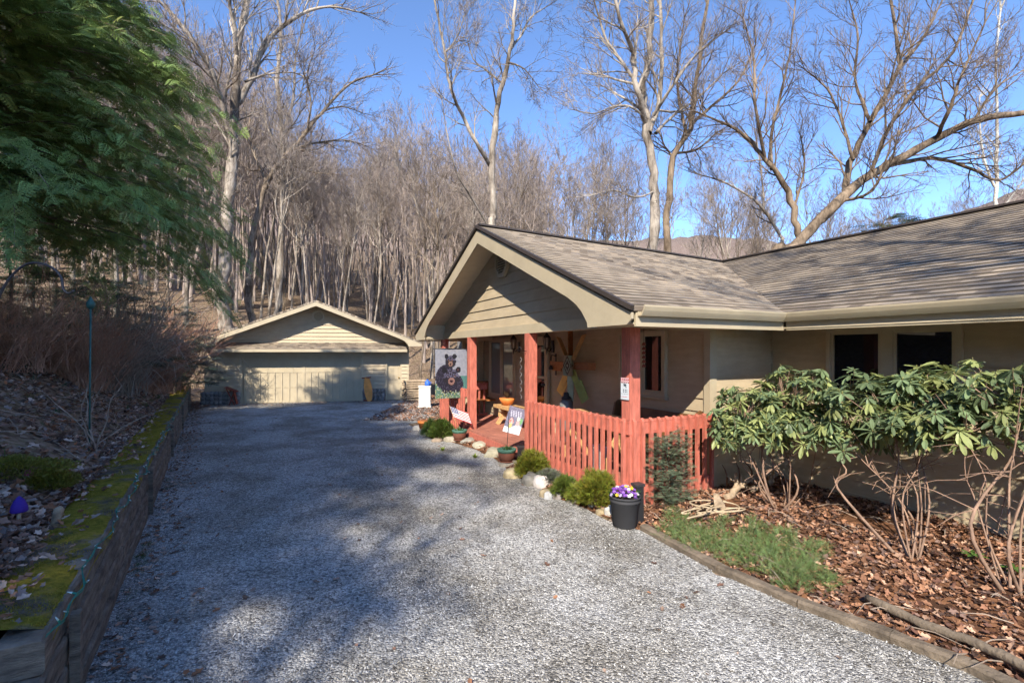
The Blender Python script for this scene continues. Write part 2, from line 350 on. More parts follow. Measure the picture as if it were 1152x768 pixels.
def basis(D, roll=None, s=None):
    """matrices whose local +X axis is D (n,3), local Z leaning up, optional roll and scale"""
    D = D / np.linalg.norm(D, axis=1)[:, None]
    up = np.tile(np.array([0, 0, 1.0]), (len(D), 1)); up[np.abs(D[:, 2]) > 0.98] = (1, 0, 0)
    Y = np.cross(up, D); Y /= np.linalg.norm(Y, axis=1)[:, None]; Z = np.cross(D, Y)
    if roll is not None:
        c, sn = np.cos(roll)[:, None], np.sin(roll)[:, None]; Y, Z = Y * c + Z * sn, Z * c - Y * sn
    Mx = np.stack([D, Y, Z], 2)
    return Mx if s is None else Mx * s[:, None, None]
def root(name, label, cat, loc, group=None):
    o = bpy.data.objects.new(name, None); COL.objects.link(o); o.location = loc; o.empty_display_size = 0.2
    return tag(o, label, cat, group)
def tag(o, label=None, cat=None, group=None, kind=None):
    if label: o['label'] = label
    if cat: o['category'] = cat
    if group: o['group'] = group
    if kind: o['kind'] = kind
    return o
def px(x, y, Y): return Vector(((x - 576) / F * Y, Y, CAMZ + (395 - y) / F * Y))
def gpx(x, y, z=0.0):
    Y = (CAMZ - z) * F / (y - 395.0); return Vector(((x - 576) / F * Y, Y, z))
# house frame
U = Vector((-.4435, .8963, 0)); W = Vector((.8963, .4435, 0)); C0 = Vector((1.47, 6.1, 0)); HR = math.atan2(.4435, .8963)
def P(a, b, z=0.0): return C0 + U * a + W * b + Vector((0, 0, z))
# garage frame
GU = Vector((.969, .245, 0)).normalized(); GV = Vector((-GU.y, GU.x, 0)); G0 = Vector((-12.27, 19.54, 0))
K = 1.082
def PG(a, b, z=0.0): q = P(a, b, 0) * K; q.z = z; return q
def toH(x, y): v = Vector((x / K, y / K, 0)) - C0; return v.dot(U), v.dot(W)
def G(s, d, z=0.0): return G0 + GU * s + GV * d + Vector((0, 0, z))
# left retaining wall
WE = Vector((-.524, .852, 0)).normalized(); WN = Vector((-WE.y, WE.x, 0)); W0 = Vector((-2.76, 3.16, 0))
def WL(s, d, z=0.0): return W0 + WE * s + WN * d + Vector((0, 0, z))
SKY, SUN, EXPO = 0.15, 3.45, 1.42
# ------------------------------------------------------------------ terrain
def sstep(a, b, x):
    t = min(1, max(0, (x - a) / (b - a))); return t * t * (3 - 2 * t)
def H(x, y):
    d = (x - W0.x) * WN.x + (y - W0.y) * WN.y; s = (x - W0.x) * WE.x + (y - W0.y) * WE.y
    n1 = noise.noise(Vector((x * .6, y * .6, 3))) * .12 + noise.noise(Vector((x * 2.2, y * 2.2, 1))) * .04
    h = 0.0
    g = d * 1.0
    if s > 19: # beyond the garage the hill starts straight away
        pass
    bank = 0.0
    if d > 0.42:
        dd = d - .42
        bank = .66 + (.56 * dd if dd < 6 else 3.36 + .30 * (dd - 6)) + n1 * min(1, dd * 2)
        if s < -1.5: bank *= 1 - (1 - sstep(1.2, 4.8, -x)) * sstep(1.5, 3.5, -s)
        if s > 17: bank *= 1 - .6 * sstep(17, 21, s) * (1 - sstep(3, 9, d))
    q = -0.75 * x + .66 * y - 24
    hill = 0.0
    if q > 0: hill = .30 * q * sstep(0, 10, q) + n1 * sstep(0, 4, q)
    hill = min(hill, 34 + (hill - 34) * .15) if hill > 34 else hill
    return max(h, bank if d > .42 else 0, hill)
def make_ground():
    def axis(lo, hi, n, p):
        t = np.linspace(-1, 1, n); v = np.sinh(t * p) / np.sinh(p)
        return np.where(v < 0, -lo * v * -1 * -1, hi * v) if False else np.where(v < 0, v * -lo, v * hi)
    xs = np.concatenate([axis(-700, 700, 261, 6.2)]) - 4; ys = axis(-300, 900, 261, 6.2) + 8
    V = []; 
    for y in ys:
        for x in xs: V.append((x, y, H(x, y)))
    n = len(xs); Fc = []
    for j in range(len(ys) - 1):
        for i in range(n - 1): Fc.append((j * n + i, j * n + i + 1, (j + 1) * n + i + 1, (j + 1) * n + i))
    o = nmesh('ground', np.array(V), np.array(Fc), 'floor', origin=(0, 0, 0), smooth=True); tag(o, kind='structure')
make_ground()
# far hills beyond the woods: one ridge mesh
def far_hills():
    V = []; Fc = []; na = 160; rows = [(210, 0.0), (250, .45), (300, .8), (350, 1.0), (430, .9), (560, .0)]
    def top(az):
        x = math.tan(az) * F + 576
        base = [(-400, 150), (200, 175), (430, 232), (520, 246), (600, 262), (700, 268), (800, 262), (860, 268), (920, 276), (990, 282), (1040, 252), (1100, 226), (1152, 203), (1300, 155), (1800, 60)]
        for (x0, y0), (x1, y1) in zip(base, base[1:]):
            if x0 <= x <= x1: yy = y0 + (y1 - y0) * sstep(x0, x1, x); break
        else: yy = 200
        return (395 - yy) / F * 350 * math.cos(az)
    for r, k in rows:
        for i in range(na + 1):
            az = R(-66 + 132 * i / na); h = top(az) * k
            nn = noise.noise(Vector((az * 26, r * .01, 0))) * 3 + noise.noise(Vector((az * 90, r * .02, 5))) * 1.5
            V.append((math.sin(az) * r, math.cos(az) * r, max(-2, h + nn * k)))
    n = na + 1
    for j in range(len(rows) - 1):
        for i in range(na): Fc.append((j * n + i, j * n + i + 1, (j + 1) * n + i + 1, (j + 1) * n + i))
    o = nmesh('hills', np.array(V), np.array(Fc), 'farhill', origin=(0, 0, 0), smooth=True); tag(o, kind='structure')
far_hills()
# ------------------------------------------------------------------ driveway and planting beds
ROCKLINE = [(-3.0, 14.3), (-2.35, 12.7), (-2.0, 12.0), (-1.44, 11.5), (-.78, 10.6), (-.28, 9.6), (.02, 8.4), (.42, 7.7), (.64, 7.1), (.90, 6.8), (1.10, 6.45), (1.28, 6.2), (1.50, 5.85)]
EDGELINE = [(1.58, 5.86), (2.03, 4.75), (2.42, 4.10), (2.82, 3.62), (3.08, 3.28), (3.35, 2.5), (3.6, 1.2), (4.0, -2)]
def wob(p, k=.06): return (p[0] + noise.noise(Vector((p[0] * 2, p[1] * 2, 0))) * k, p[1] + noise.noise(Vector((p[0] * 2, p[1] * 2, 9))) * k)
def dens(line, step=.35):
    out = []
    for (x0, y0), (x1, y1) in zip(line, line[1:]):
        n = max(1, int(math.hypot(x1 - x0, y1 - y0) / step))
        for i in range(n): out.append((x0 + (x1 - x0) * i / n, y0 + (y1 - y0) * i / n))
    out.append(line[-1]); return out
left = [(WL(s, .02).x, WL(s, .02).y) for s in (-9, 0, 5, 10, 15, 19.4)]
gl = [(G(s, .05).x, G(s, .05).y) for s in (-.3, 2, 4, 6, 8.2)]
right = [(-3.6, 20.4), (-2.6, 17.5), (-2.6, 15.5)] + ROCKLINE + EDGELINE + [(4.4, -8)]
poly = left + gl + [wob(p, .12) for p in dens(right)]
mb = MB(); mb.add([(x, y, .012) for x, y in poly], [tuple(range(len(poly)))[::-1]])
drive = tag(mb.build('driveway', 'gravel', origin=(0, 0, 0)), kind='structure')
BEDZ = lambda x, y: .03 + .10 * sstep(0, 1.6, min(math.hypot(x - ex, y - ey) for ex, ey in BEDEDGE)) + .03 * noise.noise(Vector((x * 2, y * 2, 0)))
BEDEDGE = dens(ROCKLINE[1:] + EDGELINE, .3)
def bed(name, pts_out, pts_in, rows=10):
    V = []; Fc = []; n = len(pts_out)
    for j in range(rows + 1):
        t = j / rows
        for p, q in zip(pts_out, pts_in):
            x = p[0] + (q[0] - p[0]) * t; y = p[1] + (q[1] - p[1]) * t; V.append((x, y, BEDZ(x, y) if j else .018))
    for j in range(rows):
        for i in range(n - 1): Fc.append((j * n + i, j * n + i + 1, (j + 1) * n + i + 1, (j + 1) * n + i))
    return tag(nmesh(name, np.array(V), np.array(Fc), 'mulch', origin=(0, 0, 0), smooth=True), kind='structure')
def resample(line, n):
    L = [0]
    for (x0, y0), (x1, y1) in zip(line, line[1:]): L.append(L[-1] + math.hypot(x1 - x0, y1 - y0))
    out = []
    for i in range(n):
        t = L[-1] * i / (n - 1); k = 0
        while k < len(L) - 2 and L[k + 1] < t: k += 1
        u = (t - L[k]) / (L[k + 1] - L[k]); out.append((line[k][0] + (line[k + 1][0] - line[k][0]) * u, line[k][1] + (line[k + 1][1] - line[k][1]) * u))
    return out
def pin(L): return [(PG(a, b).x, PG(a, b).y) for a, b in L]
bed('flower_bed', resample(ROCKLINE[1:], 40), resample(pin([(8.2, .1), (5.4, .1), (2.7, .15), (-.02, .15)]), 40), 5)
bed('leaf_bed', resample([ROCKLINE[-1]] + EDGELINE, 60), resample(pin([(.3, .1), (.2, 1.3), (.05, 2.72), (-2, 2.75), (-5, 2.75), (-9.5, 2.75)]), 60), 14)
# ------------------------------------------------------------------ bare tree generator
class Tree:
    def __init__(s, seed): s.r = random.Random(seed); s.big = MB(); s.tw = []   # tw: twig segments
    def limb(s, pts, rad, mb, n=None):
        r0 = max(rad); mb.tube(pts, rad, n or (10 if r0 > .12 else 7 if r0 > .05 else 5 if r0 > .022 else 3), cap=False)
    def grow(s, p, d, L, r, lv, mb, spread=.75, up=.12, kids=None, wig=.2):
        rd = s.r; n = 6 if lv <= 1 else 4 if lv == 2 else 3
        if lv >= 4: n = 2
        pts = [p.copy()]; rad = [r]; d = d.normalized(); q = p.copy(); step = L / n
        for i in range(n):
            d = (d + Vector((rd.gauss(0, wig), rd.gauss(0, wig), rd.gauss(0, wig) + up))).normalized()
            q = q + d * step; pts.append(q.copy()); rad.append(r * (1 - .82 * (i + 1) / n))
        if lv >= s.maxlv - 0: s.tw.append((pts, rad))
        else: s.limb(pts, rad, mb)
        if lv < s.maxlv: s.sprout(pts, rad, lv + 1, mb, L, spread, up, wig)
    def sprout(s, pts, rad, lv, mb, L, spread=.75, up=.12, wig=.2, cnt=None, t0=.25):
        rd = s.r; c = cnt if cnt is not None else s.cnt[lv]
        n = len(pts) - 1
        for k in range(c):
            t = t0 + (1 - t0) * (k + rd.random()) / c; i = min(n - 1, int(t * n)); u = t * n - i
            p = pts[i].lerp(pts[i + 1], u); d = (pts[i + 1] - pts[i]).normalized(); rr = rad[i] + (rad[i + 1] - rad[i]) * u
            o = d.orthogonal().normalized(); b = d.cross(o); th = rd.uniform(0, 6.283)
            sd = o * math.cos(th) + b * math.sin(th); sp = spread * rd.uniform(.6, 1.3)
            nd = d * math.cos(sp) + sd * math.sin(sp)
            nl = L * s.lr[lv] * rd.uniform(.55, 1.25) * (1.15 - .6 * t)
            s.grow(p, nd, nl, max(s.rmin, min(rr * .75, nl * .022)), lv, mb, spread, up, wig=wig)
    def twigmesh(s):
        V = []; Fc = []; o = 0
        for pts, rad in s.tw:
            m = len(pts)
            for i, p in enumerate(pts):
                r = max(rad[i], s.rmin * .5)
                V.append((p.x + r, p.y, p.z)); V.append((p.x - r * .5, p.y + r * .86, p.z)); V.append((p.x - r * .5, p.y - r * .86, p.z + r * .3))
                if i:
                    a = o + (i - 1) * 3
                    for k in range(3): k2 = (k + 1) % 3; Fc.append((a + k, a + k2, a + 3 + k2, a + 3 + k))
            o += m * 3
        return np.array(V), np.array(Fc)
    cnt = {1: 12, 2: 7, 3: 6, 4: 5}; lr = {1: .42, 2: .5, 3: .5, 4: .5}; rmin = .008; maxlv = 4
def wild_tree(seed, h=20, r=.2, first=.35, maxlv=4, cnt=None, lean=.02, rmin=.009, spread=.65):
    t = Tree(seed); t.maxlv = maxlv; t.rmin = rmin
    if cnt: t.cnt = cnt
    rd = t.r; q = Vector((0, 0, -.3)); d = Vector((rd.gauss(0, lean), rd.gauss(0, lean), 1)); pts = [q.copy()]; rad = [r * 1.35]; n = 12
    for i in range(n):
        d = (d + Vector((rd.gauss(0, .05), rd.gauss(0, .05), .05))).normalized(); q = q + d * (h / n); pts.append(q.copy()); rad.append(max(.012, r * (1 - .93 * ((i + 1) / n) ** 1.1)))
    tr = MB(); tr.tube(pts, rad, 9, cap=False); br = MB()
    t.sprout(pts, rad, 1, br, h * .75, spread, .10, .16, t0=first)
    return t, tr, br
def emit_tree(t, tr, br, loc, label, cat='tree', group=None, name='bare_tree', bark='bark', twig='twig', rotz=0):
    rt = root(name, label, cat, loc, group)
    for mbx in (tr, br): mbx.v = [(v[0] + loc[0], v[1] + loc[1], v[2] + loc[2]) for v in mbx.v] if not t.__dict__.get('world') else mbx.v
    tr.build('trunk', bark, rt)
    V, Fc = t.twigmesh()
    if not t.__dict__.get('world'): V = V + np.array(loc)
    # crown = limbs + twigs in one mesh
    o = br.build('crown', bark, rt)
    tw = nmesh('twigs', V, Fc, twig, rt)
    # join limbs and twigs by hand: keep two materials in one mesh
    a, b = o.data, tw.data
    na, nb = len(a.vertices), len(b.vertices)
    va = np.empty(na * 3, np.float32); a.vertices.foreach_get('co', va); vb = np.empty(nb * 3, np.float32); b.vertices.foreach_get('co', vb)
    la = np.empty(len(a.loops), np.int32); a.loops.foreach_get('vertex_index', la); lb = np.empty(len(b.loops), np.int32); b.loops.foreach_get('vertex_index', lb)
    sa = np.empty(len(a.polygons), np.int32); a.polygons.foreach_get('loop_start', sa); sb = np.empty(len(b.polygons), np.int32); b.polygons.foreach_get('loop_start', sb)
    me = bpy.data.meshes.new('crown'); me.vertices.add(na + nb); me.vertices.foreach_set('co', np.concatenate([va, vb]))
    me.loops.add(len(la) + len(lb)); me.loops.foreach_set('vertex_index', np.concatenate([la, lb + na]))
    me.polygons.add(len(sa) + len(sb)); me.polygons.foreach_set('loop_start', np.concatenate([sa, sb + len(la)]))
    me.polygons.foreach_set('material_index', np.concatenate([np.zeros(len(sa), np.int32), np.ones(len(sb), np.int32)]))
    me.polygons.foreach_set('use_smooth', np.concatenate([np.ones(len(sa), bool), np.zeros(len(sb), bool)]))
    me.materials.append(M[bark]); me.materials.append(M[twig]); me.update(calc_edges=True)
    o.data = me; bpy.data.objects.remove(tw)
    return rt
def copy_tree(src, loc, rz, sc, label=None, group=None):
    c = src.copy(); COL.objects.link(c); c.location = loc; c.rotation_euler = (0, 0, rz); c.scale = sc
    if label: c['label'] = label
    if group: c['group'] = group
    elif 'group' in c: del c['group']
    for ch in src.children:
        k = ch.copy(); COL.objects.link(k); k.parent = c
        for g in ch.children: q = g.copy(); COL.objects.link(q); q.parent = k
    return c
def merged_single(src):
    """one mesh (trunk + crown) from a two-part tree, for copies too far to show parts"""
    ds = [c.data for c in src.children]; vs = []; ls = []; ss = []; mi = []; o = 0; lo = 0; mats = []
    for a in ds:
        n = len(a.vertices); va = np.empty(n * 3, np.float32); a.vertices.foreach_get('co', va); vs.append(va)
        l = np.empty(len(a.loops), np.int32); a.loops.foreach_get('vertex_index', l); ls.append(l + o)
        s_ = np.empty(len(a.polygons), np.int32); a.polygons.foreach_get('loop_start', s_); ss.append(s_ + lo)
        m_ = np.empty(len(a.polygons), np.int32); a.polygons.foreach_get('material_index', m_); mi.append(m_ + len(mats)); mats += list(a.materials)
        o += n; lo += len(l)
    me = bpy.data.meshes.new('woodland_tree'); me.vertices.add(o); me.vertices.foreach_set('co', np.concatenate(vs))
    me.loops.add(lo); me.loops.foreach_set('vertex_index', np.concatenate(ls))
    s_ = np.concatenate(ss); me.polygons.add(len(s_)); me.polygons.foreach_set('loop_start', s_); me.polygons.foreach_set('material_index', np.concatenate(mi))
    for m_ in mats: me.materials.append(m_)
    me.update(calc_edges=True); return me
# ---- traced big trees: each limb is (points in photo pixels with depth offset), radius in metres
def traced(seed, Y, limbs, label, bark='bark', twig='twig', cnt=(8, 8, 6), L=4.5, name='bare_tree', rmin=.010, spread=.7, trunkn=1, sidecnt=9):
    t = Tree(seed); t.world = True; t.maxlv = 4; t.rmin = rmin; t.cnt = {2: cnt[0], 3: cnt[1], 4: cnt[2]}; t.lr = {2: .70, 3: .62, 4: .55}; sidecnt += 5; L *= 1.12
    tr, br = MB(), MB(); base = None
    for k, (pp, r0, r1) in enumerate(limbs):
        pts = []
        for i, q in enumerate(pp):
            dz = q[2] if len(q) > 2 else 0
            pts.append(px(q[0], q[1], Y + dz))
        if k == 0:
            g = pts[0].copy(); g.z = H(g.x, g.y) - .2; pts.insert(0, g); base = Vector((g.x, g.y, g.z + .2))
        # smooth (Catmull-Rom) resample
        sm = []; n = len(pts)
        for i in range(n - 1):
            a, b, c, d = pts[max(0, i - 1)], pts[i], pts[i + 1], pts[min(n - 1, i + 2)]
            for u in range(4):
                w = u / 4.0
                sm.append(.5 * ((2 * b) + (c - a) * w + (2 * a - 5 * b + 4 * c - d) * w * w + (3 * b - a - 3 * c + d) * w ** 3))
        sm.append(pts[-1]); m = len(sm) - 1
        rr = [(r0 + (r1 - r0) * (i / m)) * (1 + t.r.gauss(0, .05)) * .92 for i in range(m + 1)]
        for i in range(1, m): sm[i] = sm[i] + Vector((t.r.gauss(0, .5 * rr[i]), t.r.gauss(0, .6 * rr[i]), 0))*.5
        t.limb(sm, rr, tr if k < trunkn else br, 12 if r0 > .1 else 8)
        hgt0 = .45 if k == 0 else .12
        t.sprout(sm, [x * .7 for x in rr], 2, br, L, spread, .10, .17, cnt=sidecnt if k else sidecnt, t0=hgt0)
        # leader twigs at the tip
        dlast = (sm[-1] - sm[-2]).normalized()
        for z in range(3):
            t.grow(sm[-1], dlast + Vector((t.r.gauss(0, .35), t.r.gauss(0, .35), t.r.gauss(0, .2))), L * .45, r1 * .8, 3, br)
    return emit_tree(t, tr, br, base, label, name=name, bark=bark, twig=twig)
TREES = []
TREES.append(traced(1, 30, [([(255, 372), (252, 330), (254, 270), (261, 200), (262, 150), (266, 112), (267, 61, 1), (276, 15, 1), (282, -40, 1)], .50, .13),
    ([(261, 155), (250, 118, -1), (237, 80, -2), (212, 38, -3), (178, 0, -3), (150, -25, -3)], .20, .06),
    ([(265, 118), (284, 86, 1), (303, 44, 2), (340, 16, 3), (372, 8, 3), (405, 14, 3)], .22, .04),
    ([(266, 62), (262, 20, -1), (250, -30, -2)], .14, .05), ([(276, 92), (300, 84, 1), (330, 82, 1), (355, 92, 1)], .08, .02),
    ([(255, 262), (238, 240, -2), (222, 226, -3), (205, 222, -3)], .08, .02), ([(252, 318), (236, 320, -1), (222, 308, -2), (212, 290, -3), (200, 268, -3)], .10, .03)],
    'tallest grey bare tree behind the garage, trunk rising left of its roof peak', L=5.0, sidecnt=10))
TREES.append(traced(2, 32, [([(282, 362), (281, 310), (286, 262), (300, 206), (322, 176), (340, 155), (362, 126), (394, 94), (421, 84)], .30, .05),
    ([(330, 168), (362, 160, 1), (392, 158, 1), (420, 168, 2)], .09, .02), ([(362, 126), (385, 120, 1), (410, 128, 2)], .07, .02), ([(300, 206), (288, 180, 1), (280, 150, 1), (284, 110, 2)], .10, .03),
    ([(345, 150), (350, 118, -1), (346, 84, -1), (356, 50, -1)], .09, .02), ([(318, 180), (345, 192, 1), (372, 196, 1)], .07, .02)],
    'bare tree whose dark trunk arches to the right above the garage roof peak', bark='barkdark', L=3.8, sidecnt=9))
TREES.append(traced(3, 36, [([(313, 340), (316, 280), (320, 206), (318, 150), (312, 94), (316, 40), (312, -10)], .30, .09), ([(318, 150), (330, 110, 1), (333, 60, 1), (345, 20, 1)], .14, .04), ([(318, 180), (300, 140, 1), (296, 100, 1)], .10, .03)],
    'straight grey bare tree directly behind the garage roof peak', L=4.5, sidecnt=11))
TREES.append(traced(4, 24, [([(553, 270), (555, 240), (553, 195), (557, 137), (565, 94), (575, 55), (578, 20), (582, -30)], .24, .06),
    ([(551, 186), (536, 160, -1), (524, 137, -1), (511, 110, -2), (504, 88, -2), (500, 58, -2), (491, 10, -2), (485, -20, -2)], .11, .04),
    ([(575, 55), (588, 38, 1), (597, 20, 1), (618, 6, 1)], .07, .02), ([(565, 94), (548, 80, 1), (532, 66, 1), (525, 40, 1)], .06, .02),
    ([(500, 60, -2), (512, 46, -2), (522, 20, -2)], .05, .02), ([(548, 252), (530, 222, -1), (514, 195, -2), (503, 150, -2), (497, 112, -2)], .05, .02), ([(571, 70), (590, 78, -1), (606, 98, -1)], .05, .015)],
    'slim forked bare tree rising behind the peak of the porch gable', L=3.0, sidecnt=8, rmin=.008))
TREES.append(traced(5, 21, [([(736, 290), (736, 240), (735, 195), (727, 137), (722, 102), (731, 60), (733, 0), (735, -40)], .27, .09),
    ([(728, 140), (716, 100, -1), (712, 60, -1), (700, 30, -2), (690, -10, -2)], .14, .06), ([(730, 150), (742, 110, 1), (744, 50, 1), (742, -20, 1)], .14, .06),
    ([(729, 133), (708, 120, -1), (690, 120, -1), (668, 128, -2), (647, 124, -2)], .06, .015), ([(722, 102), (700, 70, 1), (680, 40, 1), (668, 0, 1)], .09, .04),
    ([(738, 150), (760, 128, 1), (788, 108, 2), (812, 84, 2)], .08, .03), ([(735, 130), (760, 92, -1), (783, 62, -1), (815, 36, -1)], .08, .03), ([(737, 215), (715, 222, -1), (690, 214, -1), (665, 220, -2)], .05, .015)],
    'broad many-limbed bare tree behind the right slope of the porch roof', L=3.2, sidecnt=8, rmin=.008))
TREES.append(traced(6, 22, [([(749, 290), (752, 240), (758, 176), (776, 145), (782, 100), (790, 40), (800, -20)], .20, .06), ([(758, 178), (748, 165, 1), (742, 150, 1)], .06, .03), ([(778, 140), (800, 120, 1), (830, 92, 1), (850, 50, 1)], .09, .03), ([(762, 172), (785, 168, 1), (805, 150, 1)], .07, .03), ([(772, 150), (762, 90, 1), (770, 20, 1)], .08, .03)],
    'bare tree with an S-curved trunk just right of the broad forked one', bark='barkred', L=3.0, sidecnt=8, rmin=.008))
TREES.append(traced(7, 19, [([(870, 292), (889, 281), (924, 246), (971, 203), (1010, 180), (1053, 156), (1096, 136), (1152, 127), (1200, 122)], .26, .10),
    ([(1002, 186), (1049, 178, 1), (1092, 189, 1), (1123, 203, 1), (1150, 186, 1)], .09, .04), ([(920, 250), (946, 226, .5), (958, 183, .5), (979, 137, .5), (1010, 80, 0), (1010, 55), (1002, 0)], .17, .05),
    ([(979, 196), (1002, 140, -.5), (1033, 98, -1), (1072, 59, -1), (1095, 0, -1)], .09, .04), ([(1053, 156), (1070, 120, -1), (1082, 84, -1), (1108, 26, -1)], .09, .03), ([(1010, 80), (1040, 40, 1), (1065, -10, 1)], .07, .03),
    ([(960, 180), (945, 130, 1), (930, 100, 1), (905, 78, 1)], .07, .02), ([(947, 226), (980, 215, -1), (1000, 170, -1), (1005, 130, -1)], .07, .02), ([(1096, 136), (1120, 100, 0), (1150, 80, 0)], .06, .02), ([(979, 137), (962, 90, 1), (965, 40, 1), (955, 0, 1)], .07, .02)],
    'massive bare tree leaning far right over the main roof ridge', bark='barkred', L=3.0, sidecnt=9, rmin=.008))
TREES.append(traced(8, 21, [([(905, 292), (897, 262), (893, 234), (877, 199), (861, 180), (842, 156), (819, 141), (795, 131)], .20, .04), ([(868, 190), (868, 150, 1), (880, 100, 1), (890, 50, 1), (895, 0, 1)], .09, .03), ([(861, 180), (850, 120, -1), (848, 70, -1), (836, 20, -1)], .08, .03), ([(893, 234), (905, 190, 1), (900, 150, 1)], .07, .02)],
    'bare tree curving to the left above the roof valley', bark='barkred', L=2.8, sidecnt=9, rmin=.008))
TREES.append(traced(9, 26, [([(880, 285), (877, 265), (854, 230), (819, 207), (785, 196)], .14, .03), ([(860, 240), (856, 190, 1), (848, 140, 1)], .07, .02)], 'low bare sapling stooping left beyond the roof valley', L=2.6, sidecnt=8))
TREES.append(traced(10, 26, [([(1118, 260), (1120, 225), (1121, 180), (1122, 130), (1120, 70), (1126, 10)], .13, .04), ([(1119, 210), (1110, 190), (1103, 150), (1102, 110)], .07, .03), ([(1120, 240), (1138, 222), (1152, 200)], .04, .02)],
    'white-barked birch standing beyond the right end of the roof', bark='birch', twig='twigpale', L=2.6, sidecnt=8))
# ---- prototypes for the woods
PROTO = []; PHT = {}
SKYL = [(-400, -150), (100, -40), (200, 30), (300, 120), (390, 180), (440, 140), (500, 160), (560, 165), (620, 145), (700, 135), (780, 175), (850, 200), (900, 190), (960, 215), (1050, 225), (1150, 205), (1600, 190)]
def skyscale(x, Y, h, jit=.12, lo=.35, hi=1.25):
    xp = 576 + F * x / Y; yy = 190
    for (a, ya), (b, yb) in zip(SKYL, SKYL[1:]):
        if a <= xp <= b: yy = ya + (yb - ya) * (xp - a) / (b - a)
    need = (395 - yy) / F * Y + CAMZ - H(x, Y); return min(hi, max(lo, need / h * rd.uniform(1 - jit * 2, 1 + jit * .4)))
rd = random.Random(5)
specs = [(21, 22, .21, .42), (22, 19, .16, .5), (23, 24, .24, .38), (24, 17, .13, .45), (25, 21, .17, .55), (26, 15, .10, .4), (27, 23, .2, .6)]; specs = [(a, b, c * .8, min(.66, d + .1)) for a, b, c, d in specs]
spots = [(-20, 30), (-14, 27.5), (-4.5, 29), (2.5, 27), (-9.5, 26.5), (16, 34), (-17.5, 34)]
barks = ['bark', 'bark', 'barkdark', 'bark', 'bark', 'barkdark', 'bark']
plab = ['bare grey tree in the woods behind the left end of the garage', 'straight bare tree close behind the left slope of the garage roof', 'bare tree in the gap between garage and house', 'thin bare tree behind the left eave of the porch gable',
        'bare tree close behind the garage, left of its roof vent', 'slender bare tree standing beyond the porch roof', 'tall pale bare tree in the woods behind the garage']
for i, ((sd, h, r, f), (x, y)) in enumerate(zip(specs, spots)):
    t, tr, br = wild_tree(sd, h, r, f, 4, {1: 16, 2: 7, 3: 6, 4: 5}, rmin=.010)
    o = emit_tree(t, tr, br, Vector((x, y, H(x, y))), plab[i], bark=barks[i]); s = skyscale(x, y, h + 1.5, .03); o.scale = (s, s, s); PROTO.append(o); PHT[i] = h + 1.5
used = [(p.location.x, p.location.y) for p in PROTO + TREES] 
def inhouse(x, y):
    a, b = toH(x, y)
    g = Vector((x, y, 0)) - G0; s_, d_ = g.dot(GU), g.dot(GV)
    return (-11 < a < 11 and -1 < b < 11) or (-2 < s_ < 10 and -3 < d_ < 9)
def place(n, az0, az1, r0, r1, single, mind, group, label, sc=(.8, 1.15), power=1.0):
    k = 0; tries = 0
    while k < n and tries < 20000:
        tries += 1; xp = rd.uniform(az0, az1); Y = r0 + (r1 - r0) * rd.random() ** power; x = (xp - 576) / F * Y
        if inhouse(x, Y): continue
        if any((x - a) ** 2 + (Y - b) ** 2 < mind ** 2 for a, b in used): continue
        used.append((x, Y)); z = H(x, Y); pi_ = rd.randrange(len(PROTO)); pr = PROTO[pi_]; s = skyscale(x, Y, PHT[pi_])
        if single is None: copy_tree(pr, (x, Y, z), rd.uniform(0, 6.28), (s, s, s * rd.uniform(.9, 1.1)), label, group)
        else:
            o = bpy.data.objects.new('woodland_tree', single[pi_]); COL.objects.link(o); o.location = (x, Y, z); o.rotation_euler = (0, 0, rd.uniform(0, 6.28)); o.scale = (s, s, s * rd.uniform(.9, 1.15))
            tag(o, label, 'tree', group)
        k += 1
SING = [merged_single(p) for p in PROTO]
place(30, 130, 540, 29, 44, None, 1.6, 'bare trees of the wood behind the garage', 'bare grey tree among the close trunks behind the garage')
place(14, 520, 1130, 32, 50, None, 2.5, 'bare trees beyond the house roof', 'bare tree standing beyond the house roof', (.62, .9))
place(26, 560, 1160, 30, 62, SING, 2.5, 'slender bare trees behind the roof', 'slender bare tree rising behind the house roof line')
place(95, 60, 540, 42, 75, SING, 1.5, 'bare trees on the wooded hillside', 'small bare tree on the wooded hillside behind the garage', (.75, 1.0))
place(40, 500, 1150, 50, 95, SING, 3, 'far bare trees beyond the house', 'far bare tree showing low above the house roof', (.6, .95))
place(12, -60, 160, 18, 40, None, 2.5, 'bare trees on the bank', 'bare tree up the bank at the left', (.7, 1.0))
